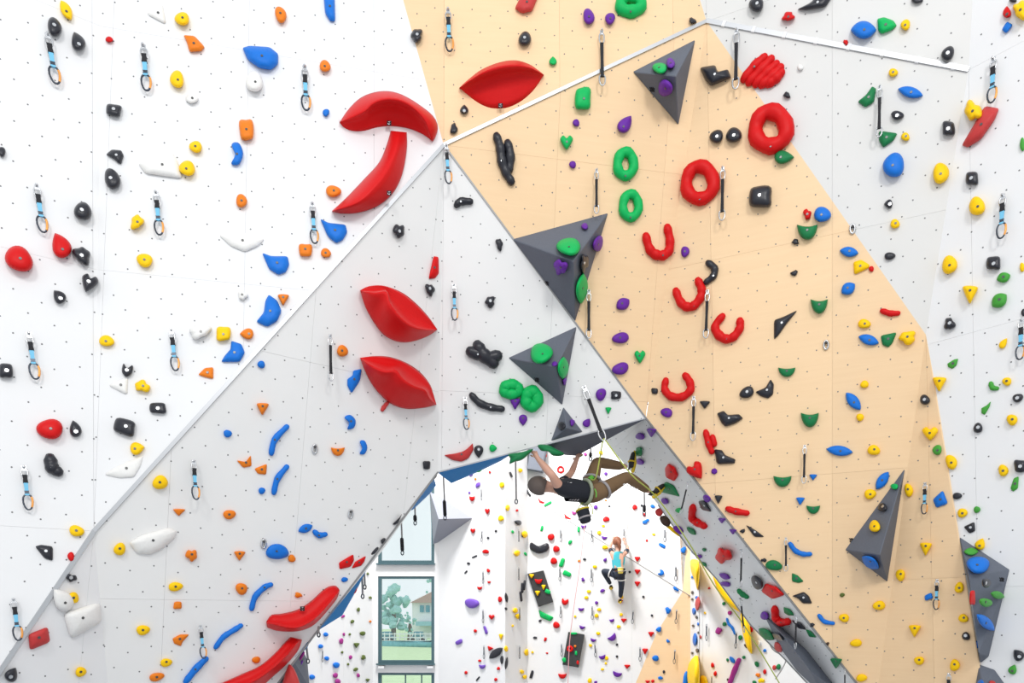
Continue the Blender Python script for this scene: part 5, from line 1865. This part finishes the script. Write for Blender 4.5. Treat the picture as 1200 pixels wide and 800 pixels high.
MARKS = [('the red mushroom cap', 456, 130), ('the red stem hold', 440, 205), ('the red almond scoop', 588, 100), ('the upper red shell', 467, 367),
 ('the lower red shell', 467, 447), ('the red boat-shaped scoop', 355, 713), ('the red slide hold', 310, 775), ('the largest grey pyramid', 660, 310),
 ('the topmost grey pyramid', 785, 90), ('the tall low grey pyramid', 1030, 620), ('the long grey prism', 1153, 700), ('the hanging climber', 660, 575),
 ('the climber in turquoise', 724, 668), ('the tilted charcoal board', 633, 690), ('the charcoal board with a ring', 672, 761), ('the middle window', 476, 725),
 ('the two-ring green pair', 736, 216), ('the big black dragon-like hold', 591, 186), ('the coiled red hold', 893, 84), ('the white box hold', 96, 726)]
MK = [dict(x=x, y=y, n='mark', c=t, sh='', s=0, w='') for t, x, y in MARKS]
def full(e):
    return ' '.join((size_word(e) + ' ' + desc(e)).split()) if e['n'] == 'hold' else desc(e)
def short(f):
    return f['c'] if f['n'] == 'mark' else desc(f) + (' hold' if f['n'] == 'hold' else '')
for e in ENT:
    d2 = lambda f: (f['x'] - e['x']) ** 2 + (f['y'] - e['y']) ** 2
    e['near'] = sorted((f for f in ENT if f is not e and desc(f) != desc(e)), key=d2)[:7]
    e['marks'] = sorted(MK, key=d2)[:3]
    e['facts'] = [(rel(e, f), short(f)) for f in e['near']] + [(rel(e, f), short(f)) for f in e['marks']]
same = {}
for e in ENT:
    same.setdefault((full(e), e['w']), []).append(e)
used = set()
for e in ENT:
    tw = [o for o in same[(full(e), e['w'])] if o is not e]
    noun = ' hold' if e['n'] == 'hold' else ''
    base = '%s%s on %s' % (full(e), noun, e['w'])
    best = None
    if not tw and base not in used and len(base.split()) > 3:
        best = base + ', %s %s' % e['facts'][0]
    F = e['facts']
    if best is None:
        for f in F:
            if not any(f in o['facts'] for o in tw):
                best = base + ', %s %s' % f
                break
    if best is None:
        for i, f in enumerate(F):
            for g in F[i + 1:]:
                t = '%s%s %s %s, %s %s' % ((full(e), noun) + f + g)
                if len(t.split()) <= 16 and t not in used and not any(f in o['facts'] and g in o['facts'] for o in ENT if o is not e and full(o) == full(e)):
                    best = t
                    break
            if best:
                break
    if best is None or best in used:
        best = base + ', %s %s' % F[0]
        for f in F:
            if base + ', %s %s' % f not in used:
                best = base + ', %s %s' % f
                break
    if len(best.split()) > 16:
        best = ' '.join(best.replace(' on ' + e['w'], '').split())
    if best in used:
        for w in ('higher', 'lower', 'middle', 'outer'):
            if w + ' ' + best not in used:
                best = w + ' ' + best
                break
    used.add(best)
    e['o']['label'] = best
    if e['n'] == 'hold':
        fh = e['o'].name.startswith('foothold')
        e['o']['category'] = 'foothold' if fh else 'hold'
        e['o']['group'] = ('footholds' if fh else 'climbing holds') + ' on ' + ('' if e['w'].startswith('a ') else 'the ') + e['w']
    elif e['n'] == 'quickdraw':
        e['o']['group'] = 'quickdraws on the ' + e['w']
